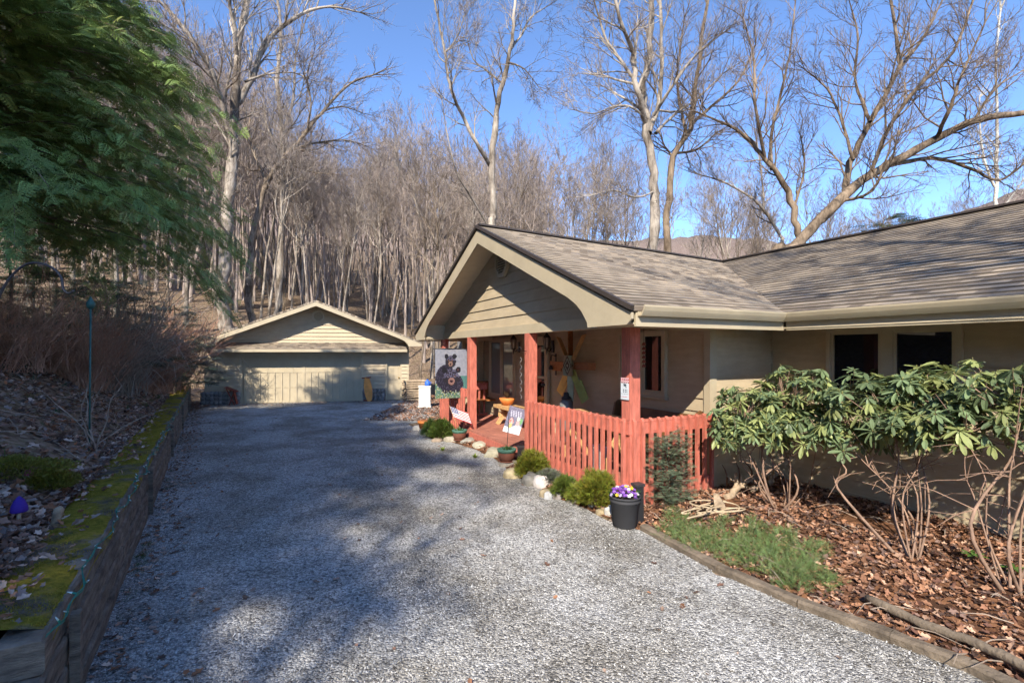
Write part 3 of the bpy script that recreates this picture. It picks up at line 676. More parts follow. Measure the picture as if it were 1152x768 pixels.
# far wood as one mass
def far_wood():
    t = Tree(99); t.maxlv = 3; t.rmin = .02; t.cnt = {1: 14, 2: 6, 3: 4}
    TVs = []
    for sd in (1, 2, 3):
        t, tr, br = wild_tree(300 + sd, 17, .115, .5, 3, {1: 11, 2: 6, 3: 5}, rmin=.018)
        V1 = np.array(tr.v); F1 = np.array([f for f in tr.f if len(f) == 4]); V2 = np.array(br.v); F2 = np.array([f for f in br.f if len(f) == 4]) + len(V1)
        V3, F3 = t.twigmesh(); F3 = F3 + len(V1) + len(V2)
        TVs.append((np.concatenate([V1, V2, V3]), np.concatenate([F1, F2, F3])))
    VV = []; FF = []; o = 0; k = 0
    rr = random.Random(8)
    while k < 560:
        xp = rr.uniform(20, 620); Y = rr.uniform(70, 125) if k < 190 else rr.uniform(38, 75); x = (xp - 576) / F * Y
        if inhouse(x, Y): k += 1; continue
        TV, TF = TVs[k % 3]; th = rr.uniform(0, 6.28); s = skyscale(x, Y, 18, .15); c, sn = math.cos(th), math.sin(th)
        A = np.array([[c, -sn, 0], [sn, c, 0], [0, 0, 1]]) * s
        VV.append(TV @ A.T + np.array([x, Y, H(x, Y)])); FF.append(TF + o); o += len(TV); k += 1
    ob = nmesh('distant_wood', np.concatenate(VV), np.concatenate(FF), 'twig', origin=(0, 0, 0))
    tag(ob, 'brown leafless wood covering the far hillside', 'woodland', kind='stuff')
far_wood()
# twig fuzz on the far ridge line of the hills
# ------------------------------------------------------------------ buildings
def siding(mb, p0, p1, z0, z1, nrm, expo=.185, f0=None, f1=None, lap=.026):
    """lap siding from p0 to p1 (xy vectors); f0/f1: functions z -> fraction limits for gables"""
    p0, p1, nrm = Vector(p0), Vector(p1), Vector(nrm); d = p1 - p0; n = int(math.ceil((z1 - z0) / expo))
    for i in range(n):
        za = z0 + i * expo; zb = min(z1, za + expo)
        if zb - za < .01: continue
        a0, a1 = (f0(za), f1(za)) if f0 else (0, 1); b0, b1 = (f0(zb), f1(zb)) if f0 else (0, 1)
        if a1 - a0 < .002: continue
        if b1 - b0 < .002: b0 = b1 = (b0 + b1) / 2
        Z = Vector((0, 0, 1)); t0, t1 = lap, .006
        A = p0 + d * a0 + Z * za; B = p0 + d * a1 + Z * za; Cc = p0 + d * b1 + Z * zb; D = p0 + d * b0 + Z * zb
        vs = [A + nrm * t0, B + nrm * t0, Cc + nrm * t1, D + nrm * t1, A, B, Cc, D]
        fs = [(0, 1, 2, 3), (4, 5, 1, 0), (0, 3, 7, 4), (1, 5, 6, 2), (7, 6, 5, 4)]
        if (B - A).cross(D - A).dot(nrm) < 0: fs = [f[::-1] for f in fs]
        mb.add(vs, fs)
def window_unit(parent, org, du, nrm, w, h, panes=2, fr=.055, glass='glass', midrail=False, mull=.05):
    """org = lower-left (world), du = unit along width, nrm = outward"""
    org, du, nrm = Vector(org), Vector(du), Vector(nrm); Z = Vector((0, 0, 1))
    g = MB(); g.para(org + nrm * .012, du * w, Z * h, nrm * .020); pane = None
    f = MB(); D = nrm * .075; e = .0
    o = org + nrm * .003
    f.para(o - du * fr - Z * fr, du * fr, Z * (h + 2 * fr), D); f.para(o + du * w - Z * fr, du * fr, Z * (h + 2 * fr), D)
    f.para(o - Z * fr, du * w, Z * fr, D); f.para(o + Z * h, du * w, Z * fr, D)
    for k in range(1, panes): f.para(o + du * (w * k / panes - mull / 2), du * mull, Z * h, D * .9)
    # sashes
    pw = w / panes
    for k in range(panes):
        a = pw * k + (mull / 2 if k else 0); b = pw * (k + 1) - (mull / 2 if k < panes - 1 else 0); s_ = .035
        q = org + nrm * .034; dd = nrm * .026
        f.para(q + du * a, du * s_, Z * h, dd); f.para(q + du * (b - s_), du * s_, Z * h, dd)
        f.para(q + du * (a + s_), du * (b - a - 2 * s_), Z * s_, dd); f.para(q + du * (a + s_) + Z * (h - s_), du * (b - a - 2 * s_), Z * s_, dd)
        if midrail: f.para(q + du * (a + s_) + Z * h * .68, du * (b - a - 2 * s_), Z * .035, dd)
    win = f.build('window', 'trim', parent); g.build('pane', glass, win)
    sl = MB(); sl.para(org - du * (fr + .03) - Z * (fr + .035) + nrm * .003, du * (w + 2 * fr + .06), Z * .032, nrm * .10); sl.build('sill', 'trim', win)
    return win
def patch(mb_name, corners, mat, parent, nu=10, nv=10, thick=.07, uvs=None, name='roof'):
    A, B, Cc, D = [Vector(c) for c in corners]   # eave start, eave end, ridge end, ridge start
    V = []; Fc = []
    e = (B - A).normalized()
    sl_len = (D - A - e * (D - A).dot(e)).length; rows = max(2, int(round(sl_len / .135))); vl = []
    for j in range(rows): vl += [(j / rows, .016), ((j + .96) / rows, .003)]
    vl.append((1.0, .003)); nv = len(vl) - 1
    nrm_ = (B - A).cross(D - A).normalized(); nrm_ = nrm_ if nrm_.z > 0 else -nrm_; rk = rows * .135 / sl_len
    for j in range(nv + 1):
        for i in range(nu + 1):
            u = i / nu; v, of = vl[j]; V.append((A * (1 - u) + B * u) * (1 - v) + (D * (1 - u) + Cc * u) * v + nrm_ * of)
    n = nu + 1; k = len(V); V += [v - Vector((0, 0, thick)) for v in V]
    for j in range(nv):
        for i in range(nu):
            a = j * n + i; Fc.append((a, a + 1, a + n + 1, a + n)); Fc.append((k + a, k + a + n, k + a + n + 1, k + a + 1))
    for i in range(nu): Fc.append((i, k + i, k + i + 1, i + 1)); a = nv * n + i; Fc.append((a, a + 1, k + a + 1, k + a))
    for j in range(nv): a = j * n; Fc.append((a, a + n, k + a + n, k + a)); a = j * n + nu; Fc.append((a, k + a, k + a + n, a + n))
    nn = (V[1] - V[0]).cross(V[n] - V[0])
    if nn.z < 0: Fc = [f[::-1] for f in Fc]
    m = MB(); m.add(V, Fc); o = m.build(name, mat, parent)
    s = (Vector((0, 0, 1)) - e * e.z); up = (D - A) - e * (D - A).dot(e); up.normalize()
    ul = o.data.uv_layers.new(name='UVMap')
    for l in o.data.loops:
        p = V[l.vertex_index] - A; ul.data[l.index].uv = (p.dot(e), p.dot(up) * rk + .002)
    return o
house = root('ranch_house', 'tan lap-sided ranch house with brown shingle roof and red posted porch', 'house', P(1, 2, 0))
EZ, RZ, RB = 2.64, 4.49, 4.33
# roofs
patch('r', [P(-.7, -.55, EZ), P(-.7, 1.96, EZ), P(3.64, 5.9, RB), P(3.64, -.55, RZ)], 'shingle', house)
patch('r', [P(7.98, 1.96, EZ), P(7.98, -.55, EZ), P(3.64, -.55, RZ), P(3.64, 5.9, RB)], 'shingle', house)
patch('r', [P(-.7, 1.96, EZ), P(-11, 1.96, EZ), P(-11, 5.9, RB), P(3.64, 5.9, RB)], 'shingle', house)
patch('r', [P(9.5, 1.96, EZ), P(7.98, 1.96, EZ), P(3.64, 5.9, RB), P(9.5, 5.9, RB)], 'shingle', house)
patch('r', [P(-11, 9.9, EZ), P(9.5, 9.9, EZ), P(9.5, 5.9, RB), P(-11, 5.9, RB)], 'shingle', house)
# dark ridge caps
c = MB(); c.beam(P(3.64, -.57, RZ + .012), P(3.64, 5.9, RB + .012), .22, .03); c.beam(P(-11.0, 5.9, RB + .012), P(9.5, 5.9, RB + .012), .22, .03); c.build('ridge_cap', 'edge', house)
# drip edges on rakes
c = MB(); c.beam(P(-.73, -.575, EZ - .025), P(3.64, -.575, RZ - .012), .05, .05); c.beam(P(8.01, -.575, EZ - .025), P(3.64, -.575, RZ - .012), .05, .05); c.build('drip_edge', 'edge', house)
sl = (RZ - EZ) / 4.34
def rakez(a): return RZ - .075 - abs(a - 3.64) * sl
# rake fascia boards with a boxed return, polygon in (a, z)
def rake(side):
    S = lambda a: 3.64 + side * (3.64 - a) * -1 if False else (a if side > 0 else 7.28 - a)
    zb = 2.44
    pl = [(-.70, rakez(-.70)), (3.64, rakez(3.64)), (3.64, rakez(3.64) - .25)]
    cur = [(.55, rakez(.55) - .25), (.36, rakez(.36) - .275), (.24, rakez(.24) - .32), (.16, rakez(.16) - .38), (.12, zb + .06), (.11, zb)]
    pl += cur + [(-.62, zb), (-.70, zb + .06)]
    m = MB(); m.prism([P(S(a), -.53, z) for a, z in pl], W * -.03); m.build('rake_board', 'trim', house)
rake(1); rake(-1)
# soffits under the rakes
for s_ in (1, -1):
    m = MB(); S = (lambda a: a) if s_ > 0 else (lambda a: 7.28 - a)
    m.prism([P(S(.1), -.50, rakez(.1) - .10), P(S(3.64), -.50, rakez(3.64) - .10), P(S(3.64), 0.0, rakez(3.64) - .10), P(S(.1), 0.0, rakez(.1) - .10)], (0, 0, .02))
    m.build('soffit', 'soffit', house)
    m = MB(); m.para(P(S(-.66), -.50, 2.445), U * (.76 * s_), W * .5, (0, 0, .02)); m.para(P(S(.10), -.50, 2.467), U * (.012 * s_), W * .5, (0, 0, .35)); m.build('eave_return', 'trim', house)
# eave soffits, fascia, gutters
for a_ in ((P(-.66, .002, 2.447), U * .66, W * 1.95), (P(-.64, 1.96, 2.444), U * -10.3, W * .73), (P(7.28, .002, 2.447), U * .64, W * 2.0)): m = MB(); m.para(*a_, (0, 0, .02)); m.build('soffit', 'soffit', house)
for a_ in ((P(-.69, -.49, 2.42), U * .03, W * 2.46), (P(-.72, 1.97, 2.42), U * -10.2, W * .03), (P(7.95, -.49, 2.42), U * .03, W * 2.46)): m = MB(); m.para(*a_, (0, 0, .15)); m.build('fascia', 'trim', house)
def gutter(p, q, out, z):
    m = MB(); p, q, out = Vector(p), Vector(q), Vector(out)
    prof = [(0, 0), (.065, 0), (.085, .03), (.10, .055), (.115, .095), (.115, .115), (.10, .115), (.10, .095), (.085, .062), (.07, .04), (.058, .012), (.008, .012), (.008, .11), (0, .11)]
    m.prism([p + out * x + Vector((0, 0, z + y)) for x, y in prof], q - p); return m.build('gutter', 'trim', house)
gutter(P(-.692, -.47), P(-.692, 1.855), -U, 2.53); gutter(P(-.692, 1.968), P(-11, 1.968), -W, 2.53)
# gable siding on the porch front
m = MB()
f = lambda z: ((z - 2.55) / sl) * (1 / 7.4)
zt = rakez(3.64) - .10
siding(m, P(-.06, .0), P(7.34, .0), 2.60, zt, -W, .205, lambda z: max(0, (3.70 - (zt - z) / sl) / 7.4), lambda z: min(1, (3.70 + (zt - z) / sl) / 7.4))
m.build('gable_siding', 'siding', house)
m = MB(); m.para(P(-.08, -.055, 2.46), U * 7.44, W * .055, (0, 0, .155)); m.para(P(-.08, .0, 2.44), U * .14, W * 1.38, (0, 0, .10)); m.para(P(7.22, .0, 2.44), U * .14, W * 1.38, (0, 0, .10)); m.para(P(.07, .0, 2.46), U * 7.14, W * .1, (0, 0, .14)); m.build('header_beam', 'trim', house)
# octagonal gable vent
vent = MB(); Cv = P(3.64, -.03, 3.84)
def octo(m, c, r0, r1, nrm, du, t, n=8):
    Z = Vector((0, 0, 1))
    pts = lambda r, o: [c + du * (r * math.cos(math.pi / 8 + k * math.pi / 4)) + Z * (r * math.sin(math.pi / 8 + k * math.pi / 4)) + nrm * o for k in range(8)]
    a, b = pts(r0, t), pts(r1, t); a2, b2 = pts(r0, 0), pts(r1, 0)
    for k in range(8):
        j = (k + 1) % 8; m.add([a[k], a[j], b[j], b[k], a2[k], a2[j], b2[j], b2[k]], [(0, 1, 2, 3), (1, 0, 4, 5), (3, 2, 6, 7)][::1])
def make_vent(parent, c, r, nrm, du):
    m = MB(); octo(m, c, r, r * .74, nrm, du, .06); v = m.build('gable_vent', 'trim', parent)
    m = MB(); Z = Vector((0, 0, 1))
    for k in range(9):
        z = -r * .64 + k * r * .16; w = min(r * .70, math.sqrt(max(0, (r * .76) ** 2 - z * z)))
        m.beam(c + du * -w + Z * z + nrm * .028, c + du * w + Z * z + nrm * .028, .05, .010, up=(Z * .7 + nrm * .7))
    m.build('louvre', 'trim', v)
    m = MB(); m.prism([c + du * (r * .8 * math.cos(math.pi / 8 + k * math.pi / 4)) + Z * (r * .8 * math.sin(math.pi / 8 + k * math.pi / 4)) for k in range(8)], nrm * .008); m.build('backing', 'edge', v)
make_vent(house, Cv, .30, -W, U)
# walls
m = MB(); siding(m, P(0, 1.49), P(0, 2.69), .30, 2.46, -U); m.build('wall', 'siding', house)
m = MB(); siding(m, P(0, 2.69), P(-11, 2.69), .32, 2.46, -W); m.build('wall', 'siding', house)
m = MB(); siding(m, P(.0, 1.42), P(8.0, 1.42), .38, 2.60, -W); m.build('wall', 'siding', house)
m = MB(); siding(m, P(8.0, .78), P(8.0, 1.42), .30, 2.60, -U); m.build('wall', 'siding', house)
m = MB(); m.para(P(.02, 1.45, 0), U * 7.9, W * 4, (0, 0, 2.5)); m.para(P(-.02, 2.73, 0), U * -10.8, W * 6.5, (0, 0, 2.5)); m.para(P(8.03, .80, 0), U * .45, W * 6, (0, 0, 2.5)); m.para(P(.0, 5.2, 0), U * 8, W * 4, (0, 0, 2.5)); m.build('wall_core', 'block', house)
CB = []
class _CB:
    def para(s, *a): q = MB(); q.para(*a); q.build('corner_board', 'trim', house)
m = _CB()
m.para(P(-.028, 1.40, .27), U * .11, W * .028 * -1, (0, 0, 2.18)); m.para(P(-.030, 1.40, .27), U * .028, W * .10, (0, 0, 2.18)); m.para(P(-.028, 2.66, .30), U * .028, W * .03, (0, 0, 2.15))
m.para(P(7.90, 1.39, .4), U * .07, W * .03, (0, 0, 2.1)); m.para(P(7.95, .74, .3), U * .03, W * .09, (0, 0, 2.2))
m = MB(); m.para(P(-.045, 1.50, .20), U * .04, W * 1.17, (0, 0, .10)); m.build('water_table', 'trim', house)
m = MB(); m.para(P(.0, 2.56, .235), U * -10.9, W * .128, (0, 0, .03)); m.para(P(.0, 2.65, .265), U * -10.9, W * .035, (0, 0, .07)); m.build('ledge_board', 'trim', house)
m = MB()
for k in range(10): m.rock(P(.02, 1.62 + k * .115, .10), .09, .07, .10, (.3, .29, .27), seed=k)
m.build('foundation_stone', 'block', house)
# windows
window_unit(house, P(-.89, 2.69, 1.30), -U, -W, 1.32, 1.10, 2, .05, mull=.12)
window_unit(house, P(1.86, 1.42, 1.50), -U, -W, 1.00, .92, 2, .055, mull=.09)
window_unit(house, P(7.42, 1.42, 1.00), -U, -W, 1.42, 1.42, 2, .06, 'curtain', mull=.07)
window_unit(house, P(8.0, 1.22, 1.05), -W, -U, .42, 1.35, 1, .05, 'curtain', midrail=True)
# entry door
dz0 = .42
f = MB(); f.para(P(5.30, 1.38, dz0), U * -.09, W * -.06, (0, 0, 2.05)); f.para(P(4.36, 1.38, dz0), U * -.09, W * -.06, (0, 0, 2.05)); f.para(P(5.21, 1.38, dz0 + 1.97), U * -.85, W * -.06, (0, 0, .08))
f.para(P(5.21, 1.385, dz0 + .02), U * -.10, W * -.03, (0, 0, 1.94)); f.para(P(4.46, 1.385, dz0 + .02), U * -.10, W * -.03, (0, 0, 1.94)); f.para(P(5.11, 1.385, dz0 + .02), U * -.65, W * -.03, (0, 0, .22)); f.para(P(5.11, 1.385, dz0 + 1.86), U * -.65, W * -.03, (0, 0, .10)); f.para(P(5.11, 1.385, dz0 + 1.12), U * -.65, W * -.03, (0, 0, .06))
dr = f.build('door', 'trim', house)
g = MB(); g.para(P(5.21, 1.395, dz0 + .02), U * -.85, W * -.006, (0, 0, 1.94)); g.build('pane', 'glass', dr)
h = MB(); h.tube([P(4.41, 1.35, dz0 + 1.0), P(4.41, 1.30, dz0 + 1.0)], .03, 10); h.tube([P(4.41, 1.30, dz0 + 1.0), P(4.47, 1.29, dz0 + 1.0)], .018, 8); h.build('handle', 'dark', dr)
# deck
DZ = .42
m = MB(); nb = 11; bw = 1.5 / nb
for k in range(nb): m.para(P(-.04, -.06 + k * bw, DZ - .035), U * 7.44, W * (bw - .006), (0, 0, .035))
m.build('porch_deck', 'deck', house)
m = MB(); m.para(P(-.05, -.075, .12), U * 7.46, W * .03, (0, 0, .262)); m.para(P(-.055, -.045, .12), U * .03, W * 1.46, (0, 0, .262)); m.build('deck_skirt', 'deck', house)
m = MB(); m.para(P(2.74, -.10, .255), U * 2.56, W * .024, (0, 0, .122)); m.para(P(2.74, -.092, .13), U * 2.56, W * .016, (0, 0, .115)); m.build('step_riser', 'red', house)
m = MB(); m.para(P(.08, .11, 2.56), U * 7.1, W * 1.28, (0, 0, .02)); m.build('porch_ceiling', 'soffit', house)
# posts
for a, b in ((0, 0), (2.62, 0), (5.38, 0), (7.28, 0)):
    m = MB(); m.para(P(a - .08, b - .08 + .02, DZ), U * .16, W * .16, (0, 0, 2.46 - DZ)); o = m.build('porch_post', 'red', house)
# railing: picket by picket
def railing(p, d, nrm, length, z0, z1):
    r = MB(); d, nrm = Vector(d), Vector(nrm)
    r.para(p + Vector((0, 0, z1 - .20)) + nrm * -.038, d * length, nrm * .038, (0, 0, .14)); r.para(p + Vector((0, 0, DZ - .03)) + nrm * -.038, d * length, nrm * .036, (0, 0, .09))
    r.para(p + Vector((0, 0, z1 - .055)) + nrm * -.075, d * length, nrm * .072, (0, 0, .03))
    rail = r.build('railing', 'red', house); n = int(round(length / .138))
    for k in range(n):
        c0 = p + d * ((k + .5) * length / n - .022) + nrm * .002; q = MB(); jt = random.uniform(-.008, .008)
        A, B = c0 + Vector((0, 0, z0 + jt)), c0 + Vector((0, 0, z1)); w = .044; t = .04
        vs = [A, A + d * w, A + d * w + nrm * t, A + nrm * t, B, B + d * w, B + d * w + nrm * t - Vector((0, 0, .035)), B + nrm * t - Vector((0, 0, .035))]
        fs = [(3, 2, 1, 0), (4, 5, 6, 7), (0, 1, 5, 4), (1, 2, 6, 5), (2, 3, 7, 6), (3, 0, 4, 7)]
        if d.cross(nrm).z < 0: fs = [x[::-1] for x in fs]
        q.add(vs, fs); q.build('picket', 'red', rail)
railing(P(-.08, -.085), U, -W, 2.66, .20, 1.32)
railing(P(-.085, -.08), W, -U, 1.46, .20, 1.32)
railing(P(5.50, -.085), U, -W, 1.80, .22, 1.32)
railing(P(7.36, -.06), W, U, 1.30, .25, 1.32)
railing(P(5.62, .02), W, -U, .02, .25, .26) if False else None
# small valley debris
# ------------------------------------------------------------------ garage
gar = root('garage', 'detached tan two-car garage with low gabled roof at the end of the gravel drive', 'garage', G(4, 0, 0))
GE, GR = 2.52, 4.22
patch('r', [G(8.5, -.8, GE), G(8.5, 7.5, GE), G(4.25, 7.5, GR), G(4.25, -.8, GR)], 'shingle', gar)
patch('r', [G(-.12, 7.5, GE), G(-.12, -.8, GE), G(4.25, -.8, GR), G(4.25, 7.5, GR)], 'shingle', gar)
gs = (GR - GE) / 4.31
def grz(s, half=4.31): return GR - .06 - abs(s - 4.25) * gs
for sd in (1, -1):
    m = MB(); S = (lambda s_: 4.25 + (4.25 - s_)) if sd < 0 else (lambda s_: s_)
    e = -.08 if sd > 0 else 0.02
    pl = [(e, grz(e)), (4.25, grz(4.25)), (4.25, grz(4.25) - .17), (1.0, grz(1.0) - .17), (.75, grz(.75) - .19), (.62, grz(.6) - .26), (.58, 2.36), (e, 2.36)]
    m.prism([G(S(a), -.79, z) for a, z in pl], GV * .03); m.build('rake_board', 'trim', gar)
    m = MB(); m.prism([G(S(e + .02), -.76, grz(e) - .07), G(S(4.25), -.76, grz(4.25) - .07), G(S(4.25), .0, grz(4.25) - .07), G(S(e + .02), .0, grz(e) - .07)], (0, 0, .02)); m.build('soffit', 'soffit', gar)
m = MB(); zt2 = grz(4.25) - .07
siding(m, G(0, 0), G(7.94, 0), 2.30, zt2, -GV, .16, lambda z: max(0, (4.25 - (zt2 - z) / gs) / 7.94), lambda z: min(1, (4.25 + (zt2 - z) / gs) / 7.94), .042)
m.build('gable_siding', 'siding', gar)
m = MB(); siding(m, G(0, 0), G(1.30, 0), .55, 2.30, -GV, .16, lap=.045); siding(m, G(6.02, 0), G(6.98, 0), .55, 2.30, -GV, .16, lap=.045); siding(m, G(7.66, 0), G(7.94, 0), .2, 2.30, -GV, .16, lap=.045); siding(m, G(1.30, 0), G(7.94, 0), 2.06, 2.30, -GV, .16)
siding(m, G(0, 7.2), G(0, 0), .3, 2.45, -GU, .16); siding(m, G(7.94, 0), G(7.94, 7.2), .2, 2.45, GU, .16); m.build('wall', 'siding', gar)
m = MB(); m.para(G(.02, .16, 0), GU * 7.90, GV * 7, (0, 0, 2.36)); m.para(G(.02, .02, 0), GU * 1.25, GV * .14, (0, 0, 2.3)); m.para(G(6.03, .02, 0), GU * .94, GV * .14, (0, 0, 2.3)); m.para(G(7.67, .02, 0), GU * .25, GV * .14, (0, 0, 2.3)); m.para(G(1.27, .02, 2.1), GU * 6.4, GV * .14, (0, 0, .25)); m.build('wall_core', 'siding', gar)
m = MB(); m.para(G(-.03, -.03, .3), GU * .10, GV * .03, (0, 0, 2.1)); m.para(G(7.88, -.03, .1), GU * .09, GV * .03, (0, 0, 2.3)); m.para(G(1.22, -.032, .0), GU * .12, GV * .035, (0, 0, 2.10)); m.para(G(5.93, -.032, .0), GU * .12, GV * .035, (0, 0, 2.10)); m.para(G(1.34, -.032, 1.98), GU * 4.59, GV * .035, (0, 0, .12))
m.build('door_trim', 'trim', gar)
# overhead door: panels in relief
m = MB(); dw = 4.59; o = G(1.34, .10, .02)
m.para(o, GU * dw, GV * .04, (0, 0, 1.96))
gd = m.build('garage_door', 'trim', gar)
m = MB()
for k in range(17):
    m.para(G(1.34 + .05 + k * (dw - .1) / 16 - .02, .070, .05), GU * .05, GV * .035, (0, 0, 1.20))
m.para(G(1.34, .082, 1.26), GU * dw, GV * .02, (0, 0, .07)); m.para(G(1.34, .082, 1.62), GU * dw, GV * .02, (0, 0, .05)); m.para(G(1.34, .082, .02), GU * dw, GV * .02, (0, 0, .08)); m.para(G(1.34, .082, .64), GU * dw, GV * .014, (0, 0, .03)); m.para(G(3.60, .080, .1), GU * .10, GV * .02, (0, 0, 1.87))
m.build('batten', 'trim', gd)
# side door
m = MB(); m.para(G(6.98, -.032, .0), GU * .07, GV * .06, (0, 0, 2.06)); m.para(G(7.60, -.032, .0), GU * .07, GV * .06, (0, 0, 2.06)); m.para(G(7.05, -.032, 1.99), GU * .55, GV * .06, (0, 0, .07)); m.para(G(7.05, .06, .03), GU * .55, GV * .04, (0, 0, 1.96))
for z, hh in ((.18, .62), (.92, .55), (1.56, .26)):
    for s_ in (.07, .30): m.para(G(7.05 + s_, .048, z), GU * .18, GV * .014, (0, 0, hh))
sd = m.build('side_door', 'trim', gar); m = MB(); m.tube([G(7.54, .05, 1.0), G(7.54, .0, 1.0)], .03, 8); m.build('handle', 'brass', sd)
make_vent(gar, G(4.25, -.03, 3.62), .26, -GV, GU)
# pent roof over the doors
patch('r', [G(.35, -.62, 2.24), G(7.85, -.62, 2.24), G(7.85, -.02, 2.52), G(.35, -.02, 2.52)], 'shingle', gar, name='pent_roof', thick=.04)
m = MB(); m.para(G(.33, -.66, 2.12), GU * 7.54, GV * .04, (0, 0, .11)); m.para(G(.33, -.62, 2.13), GU * 7.54, GV * .60, (0, 0, .02)); m.build('pent_fascia', 'trim', gar)
m = MB()
for k in range(9):
    for j in range(3): m.rock(G(-.05 + k * .155, -.10, .09 + j * .17), .10, .09, .10, (.3, .29, .27), seed=k * 3 + j)
m.build('stone_base', 'block', gar); m = MB()
for k in range(6):
    for j in range(3): m.rock(G(6.1 + k * .155, -.04, .09 + j * .17), .09, .07, .10, (.3, .29, .27), seed=50 + k * 3 + j)
m.build('stone_base', 'block', gar)
# ------------------------------------------------------------------ retaining wall on the left
rw = root('retaining_wall', 'weathered timber retaining wall topped with moss along the left of the drive', 'wall', WL(0, .1, 0))
rr = random.Random(3)
for j in range(4):
    s = -.9 if j > 0 else -.55
    if j == 3: s = -.75
    while s < 19.2:
        L = rr.uniform(2.2, 2.9); e = min(19.3, s + L); z = -.04 + j * .18; off = .045 * j * .2 + rr.uniform(-.008, .012)
        m = MB(); n = max(2, int(L / .16)); V = []; w = .19; h = .172
        for i in range(n + 1):
            t = s + (e - s - .012) * i / n
            for (dd, zz) in ((.012, 0), (0, .012), (0, h - .016), (.018, h), (w, h), (w, 0)):
                jj = noise.noise(Vector((t * 2.3, j * 3 + dd * 9, zz * 14))) * .016
                V.append(WL(t, off + dd + jj, z + zz + noise.noise(Vector((t * 3, j, dd * 20))) * .01))
        fs = [(i * 6 + k, i * 6 + (k + 1) % 6, (i + 1) * 6 + (k + 1) % 6, (i + 1) * 6 + k) for i in range(n) for k in range(6)] + [tuple(range(6))[::-1], tuple(range(n * 6, n * 6 + 6))]
        m.add(V, fs); m.build('timber', 'oldwood', rw); s = e
# upright posts / split boards in front
for s in (-.35, 3.8, 7.9, 12.0, 16.2):
    m = MB(); m.para(WL(s, -.035, 0), WE * .06, WN * .05, (0, 0, rr.uniform(.58, .68))); m.build('stake', 'oldwood', rw)
# cap: a second timber behind plus moss mounds
V = []; Fc = []; ns, nd = 240, 12
for i in range(ns + 1):
    s = -.62 + 20.2 * i / ns
    for j in range(nd + 1):
        d = .03 + .52 * j / nd + .04 * noise.noise(Vector((s * 1.5, 4, j * .1))) + (.10 * noise.noise(Vector((s * 1.1, 14, 0))) if j == nd else 0)
        t = j / nd; prof = math.sin(math.pi * min(1, max(0, t))) ** .5
        mo = .5 + .5 * noise.noise(Vector((s * .9, t * 1.2, 7))); mo = max(0, mo - .25)
        z = .655 + prof * (.02 + .09 * mo) + .012 * noise.noise(Vector((s * 9, d * 9, 2))) - (.09 if j == nd else 0) - (.05 if j == 0 else 0)
        V.append(WL(s, d, z))
n = nd + 1
for i in range(ns):
    for j in range(nd): Fc.append((i * n + j, i * n + j + 1, (i + 1) * n + j + 1, (i + 1) * n + j)[::-1])
m = MB(); m.add(V, Fc, None, True)
# blend wood/moss material
mt, nt, b = new_mat('mossy_cap'); L = nt.links; tc = N(nt, 'ShaderNodeTexCoord')
n1 = N(nt, 'ShaderNodeTexNoise', Scale=1.3, Detail=6.0, Roughness=.65); L.new(tc.outputs['Object'], n1.inputs['Vector'])
r1 = ramp(nt, [(.40, (0, 0, 0)), (.48, (1, 1, 1))]); L.new(n1.outputs['Fac'], r1.inputs['Fac'])
n2 = N(nt, 'ShaderNodeTexNoise', Scale=14.0, Detail=8.0, Roughness=.7); L.new(tc.outputs['Object'], n2.inputs['Vector'])
r2 = ramp(nt, [(.3, (.10, .10, .02)), (.5, (.25, .21, .03)), (.62, (.34, .25, .05)), (.8, (.22, .13, .06))]); L.new(n2.outputs['Fac'], r2.inputs['Fac'])
r3 = ramp(nt, [(.3, (.06, .048, .038)), (.7, (.22, .185, .15))]); L.new(n2.outputs['Fac'], r3.inputs['Fac'])
mx = N(nt, 'ShaderNodeMix', data_type='RGBA'); L.new(r1.outputs['Color'], mx.inputs[0]); L.new(r3.outputs['Color'], mx.inputs[6]); L.new(r2.outputs['Color'], mx.inputs[7]); L.new(mx.outputs[2], b.inputs['Base Color'])
b.inputs['Roughness'].default_value = 1; b.inputs['Specular IOR Level'].default_value = .05
n3 = N(nt, 'ShaderNodeTexNoise', Scale=120.0, Detail=4.0); L.new(tc.outputs['Object'], n3.inputs['Vector']); bp = N(nt, 'ShaderNodeBump', Strength=1.0, Distance=.02); L.new(n3.outputs['Fac'], bp.inputs['Height']); L.new(bp.outputs['Normal'], b.inputs['Normal'])
M['mossy'] = mt
m.build('moss_cap', 'mossy', rw)
rm = np.random.RandomState(12); O = []; 
while len(O) < 16000:
    s = -.6 + 9 * rm.rand() ** 1.6; d = rm.uniform(.06, .5); t = (d - .03) / .52; q = WL(s, d)
    mo = .5 + .5 * noise.noise(Vector((s * .9, t * 1.2, 7))); mo = max(0, mo - .25)
    if noise.noise(Vector((q.x * 1.7, q.y * 1.7, 2))) < -.12: continue
    O.append((q.x, q.y, .655 + math.sin(math.pi * min(1, t)) ** .5 * (.02 + .09 * mo) - .006))
O = np.array(O); n = len(O); D = np.stack([rm.normal(0, .6, n), rm.normal(0, .6, n), np.ones(n)], 1); TVm = np.array([[0, -.12, 0], [.6, -.08, 0], [1, 0, 0], [.6, .08, 0], [0, .12, 0]]); TFm = np.array([[0, 1, 3], [0, 3, 4], [1, 2, 3]])
cm = np.array((.30, .25, .035))[None] * rm.uniform(.5, 1.5, (n, 1)) * np.stack([rm.uniform(.8, 1.25, n), np.ones(n), np.ones(n)], 1)
V, Fc, C = tile(TVm, TFm, basis(D, rm.uniform(0, 6, n), rm.uniform(.008, .022, n)), O, cm); tag(nmesh('moss_fuzz', V, Fc, 'litter', rw, C), kind='stuff')
